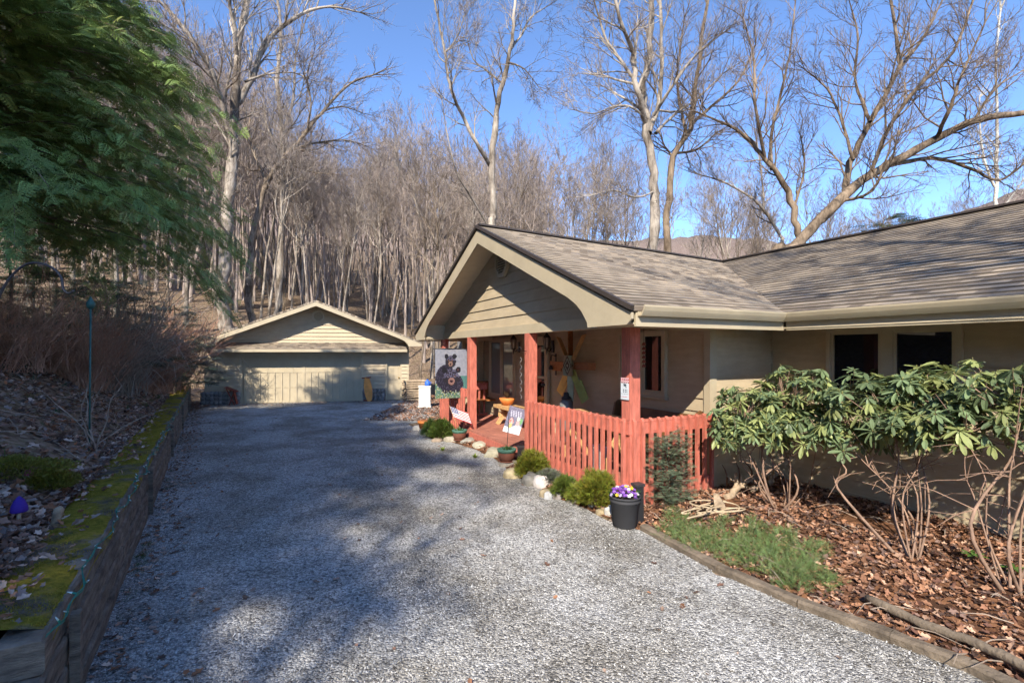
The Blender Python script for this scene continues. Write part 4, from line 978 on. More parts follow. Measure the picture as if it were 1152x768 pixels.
# ------------------------------------------------------------------ printed things: colour grids on thin cloth
def grid_sheet(name, org, du, dv, w, h, nu, nv, fn, parent=None, thick=.004, mat='print', wave=0.0):
    """fn(u, v) -> colour; v = 0 bottom. A thin two-sided sheet, per-face colours"""
    org, du, dv = Vector(org), Vector(du).normalized(), Vector(dv).normalized(); nr = du.cross(dv); m = MB()
    def pt(u, v): return org + du * (w * u) + dv * (h * v) + nr * (wave * math.sin(u * 7 + v * 2) * (1 - v * .6))
    for sgn in (1, -1):
        for j in range(nv):
            for i in range(nu):
                u0, u1, v0, v1 = i / nu, (i + 1) / nu, j / nv, (j + 1) / nv
                q = [pt(u0, v0), pt(u1, v0), pt(u1, v1), pt(u0, v1)]; q = [x + nr * (thick / 2 * sgn) for x in q]
                m.add(q if sgn > 0 else q[::-1], [(0, 1, 2, 3)], fn((u0 + u1) / 2, (v0 + v1) / 2))
    return m.build(name, mat, parent)
def ell(u, v, cx, cy, rx, ry, rot=0):
    x, y = u - cx, v - cy; c, s = math.cos(rot), math.sin(rot); x, y = x * c + y * s, -x * s + y * c
    return (x / rx) ** 2 + (y / ry) ** 2 < 1
def bear_art(u, v):
    c = bear_art0(u, v); return tuple(min(1, x * .52) for x in c)
def bear_art0(u, v):
    n = noise.noise(Vector((u * 14, v * 18, 0))); n2 = noise.noise(Vector((u * 30, v * 30, 4)))
    bg = (.50 + .12 * n, .52 + .12 * n, .62 + .1 * n)
    if v < .28 + .05 * n: bg = (.20 + .2 * n2, .34 + .25 * n2, .22 + .1 * n) if n2 < .15 else (.62, .60, .25) if n > 0 else (.6, .62, .6)
    if v < .45 and u > .8: bg = (.14, .34 + .2 * n2, .32)
    k = bg; fur = (.03 + .16 * max(0, n2), .025 + .15 * max(0, n2), .05 + .24 * max(0, n2)); hi = (.17, .16, .27)
    if ell(u, v, .30, .44, .30, .24, .35) or ell(u, v, .52, .28, .36, .24): k = fur if v > .12 + .07 * n2 else k
    if ell(u, v, .50, .42, .25, .17): k = hi if n2 > -.05 and v > .42 else (.035, .03, .045)
    if ell(u, v, .72, .575, .08, .06) or ell(u, v, .29, .57, .08, .06): k = (.02, .02, .03)
    if ell(u, v, .72, .575, .04, .03): k = (.10, .05, .06)
    if ell(u, v, .51, .345, .105, .075): k = (.46, .25, .22)
    if ell(u, v, .51, .345, .05, .03): k = (.05, .02, .03)
    if ell(u, v, .40, .44, .018, .012) or ell(u, v, .61, .44, .018, .012): k = (.30, .14, .05)
    if ell(u, v, .48, .74, .17, .125): k = hi if n2 > -.05 and v > .76 else (.04, .035, .05)
    if ell(u, v, .355, .85, .065, .05) or ell(u, v, .61, .85, .065, .05): k = (.03, .03, .045)
    if ell(u, v, .48, .70, .065, .055): k = (.42, .25, .20)
    if ell(u, v, .48, .69, .03, .02): k = (.06, .03, .03)
    if ell(u, v, .42, .765, .015, .011) or ell(u, v, .54, .765, .015, .011): k = (.25, .12, .05)
    return k
fl = root('bear_flag', 'pale garden banner with two black bears hanging off the far porch post', 'flag', P(5.8, -.33, 1.2))
fa = P(5.8, -.70, 1.08); grid_sheet('banner', fa, W, (0, 0, 1), .76, 1.12, 44, 60, bear_art, fl, wave=.012)
m = MB(); m.tube([P(5.8, -.76, 2.205), P(5.8, .04, 2.205)], .012, 8); m.tube([P(5.8, .03, 2.205), P(5.46, .0, 2.205)], .012, 8); m.build('flag_pole', 'dark', fl)
# winter garden flag by the step
def snow_art(u, v):
    n = noise.noise(Vector((u * 12, v * 14, 3))); n2 = noise.noise(Vector((u * 30, v * 30, 8)))
    k = (.20 + .15 * max(0, n), .19 + .15 * max(0, n), .27 + .15 * max(0, n))
    if v > .62 and v < .86 and abs(math.sin(u * 22 + v * 9)) > .75 and .15 < u < .8: k = (.55, .55, .66)
    if v < .22 + .14 * max(0, math.sin((u - .4) * 4)): k = (.72, .76, .80)
    if ell(u, v, .32, .44, .13, .13): k = (.62, .22, .20) if n2 > -.1 else (.75, .70, .66)
    if ell(u, v, .34, .28, .10, .10, .5): k = (.60, .52, .22)
    if ell(u, v, .70, .58, .10, .08): k = (.75, .72, .60)
    if ell(u, v, .72, .42, .12, .10): k = (.66, .42, .42)
    if ell(u, v, .88, .52, .08, .13): k = (.20, .42, .20)
    return k
gp = gpx(570, 518, .08)
fd = (W * .80 - U * .60).normalized(); fo = P(3.02, -.42, 0)
# pots -------------------------------------------------------------
def glazed_pot(loc, label, s=1.0):
    r = root('flower_pot', label, 'flower pot', loc, 'green glazed pots on the stone edging')
    prof = [(.10, 0), (.135, .02), (.16, .10), (.165, .17), (.155, .205)]
    m = MB(); m.lathe(loc, [(a * s, b * s) for a, b in prof], 22, (.22, .085, .055)); m.build('pot_body', 'petal', r)
    m = MB(); m.lathe(loc + Vector((0, 0, .165 * s)), [(.167 * s, 0), (.178 * s, .03 * s), (.185 * s, .055 * s), (.182 * s, .068 * s), (.155 * s, .07 * s), (.15 * s, .05 * s)], 22, (.10, .22, .16)); m.build('glazed_rim', 'petal', r)
    m = MB(); m.lathe(loc + Vector((0, 0, .19 * s)), [(.152 * s, 0), (.1 * s, .016), (.01, .02)], 18); m.build('soil', 'soil', r)
    m = MB(); m.lathe(loc + Vector((0, 0, -.012)), [(.15 * s, 0), (.17 * s, .022), (.14 * s, .022)], 20, (.22, .08, .05)); m.build('saucer', 'petal', r)
    for k in range(16):
        pass
    m = MB()
    for k in range(22):
        t = k * 2.399; d = Vector((math.cos(t), math.sin(t), 0)); h = rr.uniform(.05, .11)
        p = loc + Vector((0, 0, .2 * s)) + d * rr.uniform(.01, .09); q = p + d * .04 + Vector((0, 0, h)); sd = d.cross(Vector((0, 0, 1))) * .012
        m.add([p - sd, p + sd, q + sd * .6, q - sd * .6], [(0, 1, 2, 3)], (.06, .13, .04))
    m.build('seedlings', 'leafy', r)
    return r
pA = gpx(517, 494, .07); pB = gpx(570, 518, .10)
glazed_pot(pA, 'green-rimmed glazed pot holding the small striped flag', .98); glazed_pot(pB, 'green-rimmed glazed pot beside the winter garden flag, before the porch step', .98)
# small striped flag
uf = root('small_flag', 'little red, white and blue striped flag stuck in the far glazed pot', 'flag', pA + Vector((0, 0, .2)))
m = MB(); st = pA + Vector((-.02, 0, .18)); ft = st + Vector((-.22, .02, .62)); m.tube([st, ft], .006, 6); m.build('stick', 'palewood', uf)
dd = (ft - st).normalized(); dx = Vector((dd.z, 0, -dd.x)) * 1.0; dx = (Vector((.93, 0, -.35)))
def us_art(u, v):
    if v > .46 and u < .42:
        a, b_ = u * 30, v * 26
        return (.85, .85, .85) if (int(a) + int(b_)) % 2 == 0 and (a % 1 - .5) ** 2 + (b_ % 1 - .5) ** 2 < .12 else (.03, .04, .16)
    return (.50, .03, .05) if int(v * 13) % 2 == 0 else (.82, .80, .80)
grid_sheet('flag_cloth', ft - dd * .30, dx, dd, .46, .28, 40, 26, us_art, uf, wave=.008)
gf = root('garden_flag', 'small winter scene garden flag on a wire stand beside the porch step', 'flag', pB + Vector((.02, .05, .2)))
s0 = pB + Vector((.0, .02, .17)); tl = px(574, 456, pB.y + .02); tr_ = px(592, 461, pB.y + .08)
m = MB(); m.tube([s0, Vector((tl.x - .03, tl.y, tl.z - .3)), tl + Vector((-.02, 0, .012)), tr_ + Vector((.02, 0, .012))], .006, 6); m.build('wire_stand', 'iron', gf)
ex = (tr_ - tl).normalized(); ez = Vector((-.17, 0, 1)).normalized() * 1.0; ez = Vector((ex.z * -1, 0, ex.x)).normalized()
hh = .50; bl = tl - ez * hh; grid_sheet('printed_cloth', bl + Vector((0, 0, 0)), ex, ez, .33, hh, 26, 38, snow_art, gf)
# security sign on the corner post
def sign_art(u, v):
    if v > .80: return (.50, .10, .12) if .88 < v < .94 and int(u * 13) % 3 != 1 else (.66, .42, .44)
    if v > .76: return (.25, .10, .12) if int(u * 15) % 4 else (.7, .6, .6)
    if ell(u, v, .55, .66, .17, .06) or ell(u, v, .68, .58, .06, .04) or ell(u, v, .40, .69, .07, .04): return (.06, .08, .10)
    if .42 < v < .46 or .34 < v < .38: return (.15, .17, .22) if int(u * 17) % 4 and .2 < u < .85 else (.62, .67, .72)
    if .24 < v < .27: return (.3, .28, .3) if int(u * 19) % 3 else (.62, .67, .72)
    if .10 < v < .15: return (.55, .15, .2) if int(u * 14) % 3 and .1 < u < .8 else (.68, .6, .64)
    return (.62, .67, .72)
sg = root('warning_sign', 'small white and red notice fixed to the corner porch post', 'sign', P(-.02, -.09, 1.58))
so = P(.075, -.075, 1.55); grid_sheet('sign_panel', so, -U, (0, 0, 1), .15, .27, 18, 36, sign_art, sg, thick=.006)
m = MB(); m.tube([P(0, -.062, 1.8), P(0, -.085, 1.8)], .006, 6); m.build('screw', 'dark', sg)
# big grey tub with pansies
def pansies(c, r, n, parent, h=.1):
    m = MB(); f = MB()
    for k in range(n):
        t = k * 2.399; q = r * math.sqrt((k + .5) / n); p = c + Vector((q * math.cos(t), q * math.sin(t), h * (1 - (q / r) ** 2) * .7 + rr.uniform(.0, .05)))
        colr = rr.choice([(.20, .06, .42), (.28, .12, .5), (.45, .38, .62), (.62, .48, .05), (.7, .68, .66), (.16, .04, .30)])
        nrm = (p - c + Vector((0, -.15, .22))).normalized(); a = nrm.orthogonal().normalized(); b2 = nrm.cross(a)
        for e in range(5):
            th = e * 1.2566 + t; d1 = a * math.cos(th) + b2 * math.sin(th); d2 = nrm.cross(d1); s = .017
            f.add([p, p + d1 * s * .8 - d2 * s * .7 + nrm * .004, p + d1 * s * 1.5 + nrm * .002, p + d1 * s * .8 + d2 * s * .7 + nrm * .004], [(0, 1, 2, 3)], colr)
        f.add([p + nrm * .006 + a * .004, p + nrm * .006 + b2 * .004, p + nrm * .006 - a * .004, p + nrm * .006 - b2 * .004], [(0, 1, 2, 3)], (.7, .5, .05))
    for k in range(n * 3):
        t = rr.uniform(0, 6.28); q = r * math.sqrt(rr.random()) * 1.05; p = c + Vector((q * math.cos(t), q * math.sin(t), rr.uniform(-.03, .06)))
        d = Vector((math.cos(t) + rr.gauss(0, .5), math.sin(t) + rr.gauss(0, .5), .5)).normalized(); sd = d.cross(Vector((0, 0, 1))).normalized() * .011; L = rr.uniform(.03, .05)
        m.add([p, p + d * L * .5 + sd, p + d * L, p + d * L * .5 - sd], [(0, 1, 2, 3)], (.05, .12 + rr.uniform(0, .06), .03))
    m.build('leaves', 'leafy', parent); f.build('flowers', 'petal', parent)
tp = gpx(703, 591, .015); tub = root('planter_tub', 'large charcoal tub full of purple and yellow pansies at the porch corner', 'planter', tp)
m = MB(); m.lathe(tp, [(.135, 0), (.145, .01), (.178, .30), (.186, .305), (.186, .325), (.181, .33), (.184, .35), (.192, .352), (.192, .372), (.180, .375), (.172, .345)], 32, (.06, .06, .065)); m.build('tub', 'petal', tub)
m = MB(); m.lathe(tp + Vector((0, 0, .335)), [(.170, 0), (.1, .02), (.01, .025)], 20); m.build('soil', 'soil', tub)
pansies(tp + Vector((0, 0, .375)), .17, 60, tub)
# dark box posts behind tub and beside the step
def path_light(loc, label, h=.36):
    r = root('path_light', label, 'garden light', loc); m = MB(); m.box(loc, .10, .10, h - .06, .4); m.build('housing', 'dark', r); m = MB(); m.box(loc + Vector((0, 0, h - .058)), .125, .125, .03, .4); m.build('cap', 'iron', r)
path_light(gpx(717, 588, .05) + Vector((.02, .05, 0)), 'black square garden light behind the charcoal tub', .50)
path_light(gpx(586, 520, .05), 'black square garden light between the winter flag and the railing', .34)
# orange pot at the far end of the flower bed
po = gpx(478, 486, .04); r_ = root('orange_pot', 'orange clay pot at the far end of the flower bed', 'flower pot', po); m = MB(); m.lathe(po, [(.11, 0), (.17, .24), (.19, .245), (.19, .30), (.17, .30)], 20); m.build('pot_body', 'terracotta', r_); m = MB(); m.lathe(po + Vector((0, 0, .27)), [(.165, 0), (.01, .02)], 16); m.build('soil', 'soil', r_)
# ------------------------------------------------------------------ edging stones
stones = [(479, 490, .34, .16, .16, (.42, .40, .37), 'angular grey stone at the far end of the flower bed'), (492, 497, .26, .18, .07, (.40, .31, .23), 'flat brown stone next to the far angular one'),
 (508, 497, .34, .20, .10, (.45, .40, .31), 'tan stone below the striped flag pot'), (528, 499, .36, .22, .10, (.36, .34, .29), 'grey-brown stone under the far glazed pot'),
 (540, 504, .40, .24, .12, (.50, .46, .36), 'long pale slab stone at the middle of the porch step'), (556, 513, .46, .26, .13, (.42, .39, .29), 'mossy tan slab left of the near glazed pot'),
 (572, 525, .30, .22, .10, (.40, .36, .30), 'flat stone under the near glazed pot'), (576, 538, .27, .20, .13, (.58, .47, .28), 'yellow sandstone below the near glazed pot'),
 (597, 546, .22, .18, .15, (.30, .28, .24), 'dark grey-brown stone right of the yellow one'), (609, 549, .24, .17, .14, (.72, .66, .62), 'whitish pink quartz stone in the edging'),
 (616, 560, .18, .13, .09, (.38, .31, .20), 'small mossy brown stone below the quartz one'), (628, 562, .15, .12, .11, (.36, .32, .30), 'rounded grey-brown stone between quartz and juniper'), (616.5, 563, .09, .08, .09, (.60, .60, .60), 'little pale grey stone under the quartz one'),
 (647, 566, .21, .13, .06, (.46, .41, .33), 'flat tan stone below the larger golden shrub'), (660, 567, .08, .08, .06, (.42, .20, .13), 'small reddish stone at the foot of the golden shrub'), (669, 573, .12, .10, .06, (.28, .28, .28), 'flat grey stone left of the tub'),
 (677, 579, .15, .10, .06, (.45, .36, .22), 'ochre stone left of the tub'), (688, 582, .13, .10, .10, (.66, .64, .60), 'white stone touching the tub'), (470, 484, .25, .2, .1, (.6, .57, .52), 'pale stone beneath the orange pot'), (643, 553, .16, .10, .07, (.40, .34, .27), 'brown stone behind the small golden shrub')]
for i, (x, y, a, b_, h, c_, lab) in enumerate(stones):
    p = gpx(x, y, .0); m = MB(); m.rock(p + Vector((0, .06, h * .35)), a * .62, b_ * .72, h * .9, c_, seed=60 + i); o = m.build('stone', 'stone'); tag(o, lab, 'stone', 'stones edging the flower bed')
# two tennis balls / green fruit on the gravel
for x, y, lab in ((498, 507, 'yellow-green tuft on the gravel at the far bed'), (535, 515, 'yellow-green tuft on the gravel before the step')):
    p = gpx(x, y, .012); m = MB()
    for k in range(40):
        t = rr.uniform(0, 6.28); d = Vector((math.cos(t), math.sin(t), rr.uniform(.4, 1.6))).normalized(); sd = d.cross(Vector((0, 0, 1))).normalized() * .012; L = rr.uniform(.06, .11)
        m.add([p + sd, p - sd, p + d * L - sd * .5, p + d * L + sd * .5], [(0, 1, 2, 3)], (.28, .36, .06))
    tag(m.build('weed_tuft', 'leafy', origin=p), lab, 'plant', 'weed tufts on the gravel')
# ------------------------------------------------------------------ timber edging and log on the right
el = root('timber_edging', 'brown timber edging between the gravel and the leaf bed', 'edging', Vector((EDGELINE[0][0], EDGELINE[0][1], 0)))
for (x0, y0), (x1, y1) in zip(EDGELINE[:-1], EDGELINE[1:]):
    m = MB(); a, b_ = Vector((x0, y0, .03)), Vector((x1, y1, .03)); d = (b_ - a).normalized(); n = 8; V = []
    sdv = Vector((-d.y, d.x, 0))
    for i in range(n + 1):
        c = a.lerp(b_, i / n) - (d * .004 if i == n else Vector())
        for (o_, z) in ((-.055, -.05), (-.055, .03), (-.035, .045), (.04, .045), (.055, .03), (.055, -.05)):
            j = noise.noise(Vector((c.x * 6, c.y * 6, o_ * 20 + z * 30))) * .012; V.append(c + sdv * (o_ + j) + Vector((0, 0, z + j * .6)))
    fs = [(i * 6 + k, i * 6 + (k + 1) % 6, (i + 1) * 6 + (k + 1) % 6, (i + 1) * 6 + k) for i in range(n) for k in range(6)] + [tuple(range(6))[::-1], tuple(range(n * 6, n * 6 + 6))]
    m.add(V, fs); m.build('timber', 'edgewood', el)
lg = [gpx(975, 672, .10), gpx(1040, 702, .10), gpx(1096, 722, .10), gpx(1150, 748, .12), gpx(1230, 790, .13)]
lp = []; [lp.append(lg[i].lerp(lg[i + 1], u / 5)) for i in range(4) for u in range(5)]
m = MB(); m.tube([p + Vector((0, 0, rr.uniform(-.006, .006))) for p in lp], [.035 + rr.uniform(-.004, .004) for _ in lp], 10); tag(m.build('old_pole', 'edgewood'), 'long weathered round pole lying in the leaves near the drive', 'pole')
# ------------------------------------------------------------------ porch furniture and decor
def lantern(loc, label, lit):
    r = root('wall_lantern', label, 'lantern', loc, 'wall lanterns by the front door'); q = loc - W * .16
    m = MB(); m.para(loc - U * .04 - Vector((0, 0, .22)) - W * .03, U * .08, W * .03, (0, 0, .26)); m.tube([loc - W * .03 - Vector((0, 0, .12)), loc - W * .1 - Vector((0, 0, .2)), q - Vector((0, 0, .14))], .012, 6)
    m.tube([q - Vector((0, 0, .15)), q - Vector((0, 0, .26))], [.02, .006], 6); m.build('bracket', 'dark', r)
    m = MB(); m.lathe(q, [(.085, .10), (.07, .12), (.03, .18), (.012, .20), (.012, .23)], 8); m.lathe(q, [(.05, -.145), (.06, -.13), (.055, -.12)], 8)
    for k in range(6):
        t = k * 1.047; d = Vector((math.cos(t), math.sin(t), 0)); m.beam(q + d * .055 + Vector((0, 0, -.12)), q + d * .08 + Vector((0, 0, .10)), .010, .010)
    m.build('cage', 'dark', r)
    m = MB(); m.lathe(q, [(.047, -.118), (.068, .095)], 6); m.build('lantern_glass', 'lampglass', r)
    m = MB(); m.lathe(q, [(.012, -.10), (.024, -.04), (.016, .02), (.004, .05)], 8); m.build('bulb', 'lit' if lit else 'bulb', r)
lantern(P(5.72, 1.39, 2.34), 'black wall lantern left of the door, its bulb lit', True)
lantern(P(4.14, 1.39, 2.34), 'black wall lantern right of the door, between door and star', False)
# windmill-like wooden star
sc = P(3.27, 1.30, 1.87); star = root('wooden_star', 'large folk-art star of painted wooden blades hung on the porch wall', 'wall decoration', sc)
Z3 = Vector((0, 0, 1)); blades = [(90, .62, 'brownwood', 1.25), (128, .62, 'palewood', 1.2), (52, .66, 'palewood', 1.2), (180, .66, 'brownwood', .3), (0, .72, 'brownwood', .1), (232, .62, 'paintedyellow', .2), (305, .72, 'paintedgreen', .2), (270, .62, 'sage', .35)]
for ang, L_, mt_, tw_ in blades:
    L_ *= 1.14
    t = R(ang); d = -U * math.cos(t) + Z3 * math.sin(t); s_ = d.cross(-W).normalized(); s2 = s_ * math.cos(tw_) + -W * math.sin(tw_); th = d.cross(s2).normalized()
    m = MB(); m.para(sc + d * .13 - s2 * .07 - W * .05, d * (L_ - .13), s2 * .14, th * .015)
    if ang in (232, 180, 305): m.para(sc + d * (L_ * .5) - s2 * .13 - W * .05, d * (L_ * .5), s2 * .058, th * .015)
    m.build('blade', mt_, star)
def quilt(u, v):
    x, y = abs(u - .5) * 2, abs(v - .5) * 2; s = x + y
    if s < .22: return (.45, .48, .40)
    if s < .52: return (.06, .05, .04)
    if s < .78: return (.30, .38, .30)
    if s < 1.0: return (.07, .06, .05)
    return (.26, .36, .28) if (u - .5) * (v - .5) > 0 else (.32, .28, .2)
grid_sheet('quilt_block', sc - Z3 * .20 + U * .15 - W * .10, -U, Z3, .30, .40, 22, 28, quilt, star, thick=.03)
ln = P(3.20, 1.12, DZ); zc = root('milk_can', 'small grey can with a black lid standing under the wooden star', 'can', ln)
m = MB(); m.lathe(ln, [(.13, 0), (.14, .55), (.13, .75), (.09, .80)], 18); m.build('can_body', 'greyzinc', zc); m = MB(); m.lathe(ln + Z3 * .8, [(.095, 0), (.10, .03), (.05, .07), (.05, .12), (.02, .14)], 14); m.build('lid', 'dark', zc)
# wrought hook & spinner by the door
hk = P(3.95, 1.36, 1.85); h_ = root('wall_hook', 'dark wrought-iron wall bell between the door and the star', 'wall decoration', hk)
m = MB(); m.para(hk - Vector((0, 0, .2)), U * .05, -W * .015, (0, 0, .45)); m.tube([hk + Vector((0, 0, .2)), hk - W * .12 + Vector((0, 0, .22)), hk - W * .14 + Vector((0, 0, .1))], .012, 6); m.build('bracket', 'iron', h_)
m = MB(); m.lathe(hk - W * .14 - Vector((0, 0, .08)), [(.05, 0), (.045, .02), (.03, .07), (.01, .09)], 12); m.build('bell', 'iron', h_)
sp = P(2.62, -.24, 2.05); s_ = root('metal_spinner', 'twisted silver wind spinner on a hook at the second porch post', 'wind spinner', sp)
m = MB(); pts = [sp + Vector((0, .0, .12)) + (-U * .08) * (1 - math.cos(k * .5)) + Vector((0, 0, .05 * math.sin(k * .5))) for k in range(7)]; m.tube([P(2.62, -.07, 2.15)] + pts, .006, 6); m.build('hook', 'iron', s_)
m = MB(); q0 = sp - U * .12
hel = [q0 + U * .018 * math.cos(k * .9) + W * .018 * math.sin(k * .9) - Vector((0, 0, k * .018)) for k in range(40)]; m.tube(hel, .0045, 5); m.build('spiral', 'greyzinc', s_)
# wind chimes in front of the small window
def chimes(loc, label, cols, hang=.45, single=False):
    r = root('wind_chime', label, 'wind chime', loc, 'wind chimes hanging by the porch window'); m = MB()
    m.tube([loc + Vector((0, 0, .30)), loc], .003, 4); m.build('cord', 'iron', r)
    m = MB(); m.lathe(loc - Vector((0, 0, .015)), [(.055, 0), (.055, .015)], 14); m.build('disc', 'brownwood', r)
    for k in range(5):
        t = k * 1.257; q = loc + Vector((.04 * math.cos(t), .04 * math.sin(t), -.05)); m = MB(); m.tube([q, q - Vector((0, 0, .22 + .02 * k))], .011, 8); m.build('chime_tube', cols, r)
chimes(P(.64, .50, 2.26), 'silver and blue tube wind chime before the porch window', 'greyzinc'); 
wc = P(.42, .60, 2.28); r_ = root('chain_chime', 'rusty brown string of bells beside the tube wind chime', 'wind chime', wc); m = MB(); m.tube([wc + Vector((0, 0, .26)), wc - Vector((0, 0, .34))], .004, 4); m.build('cord', 'iron', r_)
for k in range(6): m = MB(); m.lathe(wc - Vector((0, 0, .05 + k * .06)), [(.03, 0), (.022, .03), (.005, .045)], 8); m.build('bell', 'rust', r_)
# trestle table behind the railing (A-frame legs)
def trestle(loc, du, L_, wd, h, label, name, mat, cat, tp=.035):
    r = root(name, label, cat, loc); du = Vector(du).normalized(); dw = Vector((-du.y, du.x, 0))
    m = MB()
    for k in range(3): m.para(loc - du * L_ / 2 - dw * (wd / 2) + dw * (k * wd / 3) + Z3 * (h - tp), du * L_, dw * (wd / 3 - .008), Z3 * tp)
    m.build('table_top', mat, r)
    for s in (-1, 1):
        c = loc + du * (s * (L_ / 2 - .22))
        for w_ in (-1, 1): m = MB(); m.beam(c + dw * (w_ * wd * .48), c - dw * (w_ * wd * .22) + Z3 * (h - tp), .09, .04, up=du); m.build('leg', mat, r)
        m = MB(); m.beam(c + du * .045 - dw * wd * .35 + Z3 * h * .5, c + du * .045 + dw * wd * .35 + Z3 * h * .5, .04, .09); m.build('cross_rail', mat, r)
trestle(P(1.45, .52, DZ), U, 1.55, .5, .74, 'pale wooden trestle table behind the near railing', 'trestle_table', 'palewood', 'table')
trestle(P(4.9, .98, DZ), U, 2.0, .42, .46, 'low log-legged wooden bench along the wall left of the door', 'log_bench', 'palewood', 'bench', .07)
# far wooden bench with a back
def pew(loc, du, L_, label, mat, bh=.9, name='wooden_pew', group=None):
    r = root(name, label, 'bench', loc, group); du = Vector(du).normalized(); dw = Vector((-du.y, du.x, 0))
    m = MB(); m.para(loc - du * L_ / 2 + Z3 * .40, du * L_, dw * .42, Z3 * .035); m.build('seat', mat, r)
    m = MB(); m.para(loc - du * L_ / 2 + dw * .40 + Z3 * .435, du * L_, dw * .10 + Z3 * (bh - .47), dw * .025); m.build('backrest', mat, r)
    for s in (-1, 1):
        c = loc + du * (s * (L_ / 2 + .02)) - du * .02; pr = [(0, 0), (.46, 0), (.54, bh), (.50, bh + .04), (.42, bh), (.36, .62), (.05, .60), (0, .56)]
        m = MB(); m.prism([c + dw * x + Z3 * z for x, z in pr], du * .04 * s); m.build('end_panel', mat, r)
pew(P(1.0, .86, DZ), -U, 1.7, 'long dark wooden pew under the small porch window', 'darkwood', .86)
pew(P(7.15, 1.32, DZ), W, .9, 'orange-brown wooden settle at the far end of the porch', 'brownwood', .95, 'wooden_settle')
bk = P(5.55, .98, DZ + .46); b_ = root('basket', 'orange basket of dried plants on the log bench', 'basket', bk); m = MB(); m.lathe(bk, [(.10, 0), (.17, .10), (.19, .17), (.17, .17)], 16); m.build('basket_body', 'terracotta', b_)
m = MB()
for k in range(60):
    t = rr.uniform(0, 6.28); d = Vector((math.cos(t) * .5, math.sin(t) * .5, rr.uniform(.5, 1.2))).normalized(); q = bk + Vector((0, 0, .15)); sd = d.cross(Vector((0, 0, 1))).normalized() * .015; L = rr.uniform(.1, .28)
    m.add([q - sd, q + sd, q + d * L], [(0, 1, 2)], (.10, .07, .04))
m.build('dried_plants', 'leafy', b_)
cr = P(1.05, .30, DZ); m = MB(); m.box(cr, .22, .22, .32, .3); m.box(cr + Vector((0, 0, .32)), .25, .25, .03, .3); tag(m.build('white_bucket', 'white'), 'white square bucket standing beneath the trestle table', 'bucket')
HITEMS = ('ranch_house', 'bear_flag', 'warning_sign', 'wall_lantern', 'wooden_star', 'milk_can', 'wall_hook', 'metal_spinner', 'wind_chime', 'chain_chime', 'trestle_table', 'log_bench', 'wooden_pew', 'wooden_settle', 'basket', 'white_bucket')
for o in list(COL.objects):
    if o.parent is None and o.name.split('.')[0] in HITEMS and not (o.name.startswith('basket') and o.type == 'MESH'):
        o.location = (o.location.x * K, o.location.y * K, CAMZ + (o.location.z - CAMZ) * K); o.scale = (K, K, K)
# ------------------------------------------------------------------ things by the garage
ob = G(6.32, -.32, 0); tb = root('wooden_sled', 'orange wooden sled board leaning between the garage doors', 'sled', ob)
m = MB(); pr = []
for k in range(11): t = k / 10; pr.append((.17 * math.sin(math.pi * (t * .86 + .07)) ** .6, t))
poly = [ob + GU * (w * 1.0 - .12 * t) + GV * (.22 * t) + Z3 * (1.05 * t) for w, t in pr] + [ob + GU * (-w - .12 * t) + GV * (.22 * t) + Z3 * (1.05 * t) for w, t in pr[::-1]]
m.prism(poly, GV * -.03); m.build('board', 'orangewood', tb)
m = MB(); m.beam(ob - GU * .32 + GV * .23 + Z3 * 1.0, ob + GU * .05 + GV * .18 + Z3 * 1.03, .05, .05); m.beam(ob - GU * .25 + GV * .2 + Z3 * .05, ob + GU * .20 + GV * .2 + Z3 * .0, .05, .05); m.build('runner', 'rust', tb)
# folding chair against the stone base
ch = G(.95, -.42, 0); rc = root('metal_chair', 'rusty red metal chair tipped against the garage stone base', 'chair', ch)
m = MB(); m.para(ch + GU * -.16 + Z3 * .70, GU * .42 - Z3 * .18, GV * .38, Z3 * .03); m.build('seat', 'rust', rc)
m = MB(); m.para(ch + GU * .26 + Z3 * .05, GV * .38, Z3 * .55 - GU * .12, GU * .03); m.build('backrest', 'rust', rc)
for a_ in (0, .34): m = MB(); m.beam(ch + GV * a_ - GU * .1 + Z3 * .7, ch + GV * a_ + GU * .22, .03, .03); m.build('leg', 'rust', rc)
for a_ in (0, .34): m = MB(); m.beam(ch + GV * a_ + GU * .2 + Z3 * .55, ch + GV * a_ + GU * .02, .03, .03); m.build('leg', 'rust', rc)
# firewood stack: split logs, each a thing
fw = G(7.85, -.55, 0)
for j in range(9):
    for k in range(3):
        c = fw + GU * (.02 * j * .3 + rr.uniform(-.03, .03)) + GV * (k * .13) + Z3 * (.06 + j * .098); m = MB(); a, b_ = c - GU * .02, c + GU * .85 + Z3 * rr.uniform(-.04, .04)
        m.tube([a.lerp(b_, i / 4) + Vector((0, 0, .015 * math.sin(i * .8))) for i in range(5)], [.05, .054, .052, .054, .05], 6)
        tag(m.build('firewood_log', 'drift'), 'grey split log in the firewood stack right of the garage side door', 'log', 'firewood stacked by the garage')
for k in range(12):
    c = fw + GU * -.1 + GU * rr.uniform(-.08, .06) + GV * .25 + Z3 * (.05 + k * .075); m = MB(); m.tube([c, c + GV * .4], .05, 6); tag(m.build('firewood_log', 'drift'), 'log laid end-on at the left of the firewood stack', 'log', 'end-on firewood by the garage')
wb = gpx(478, 458, 0); wr = root('white_bin', 'white outdoor storage bin beyond the far porch corner', 'storage bin', wb)
m = MB(); m.box(wb, .44, .38, .78, .1); m.build('bin_body', 'white', wr); m = MB(); m.box(wb + Z3 * .78, .48, .42, .05, .1); m.build('lid', 'white', wr); m = MB(); m.box(wb, .5, .44, .06, .1); m.build('base', 'white', wr)
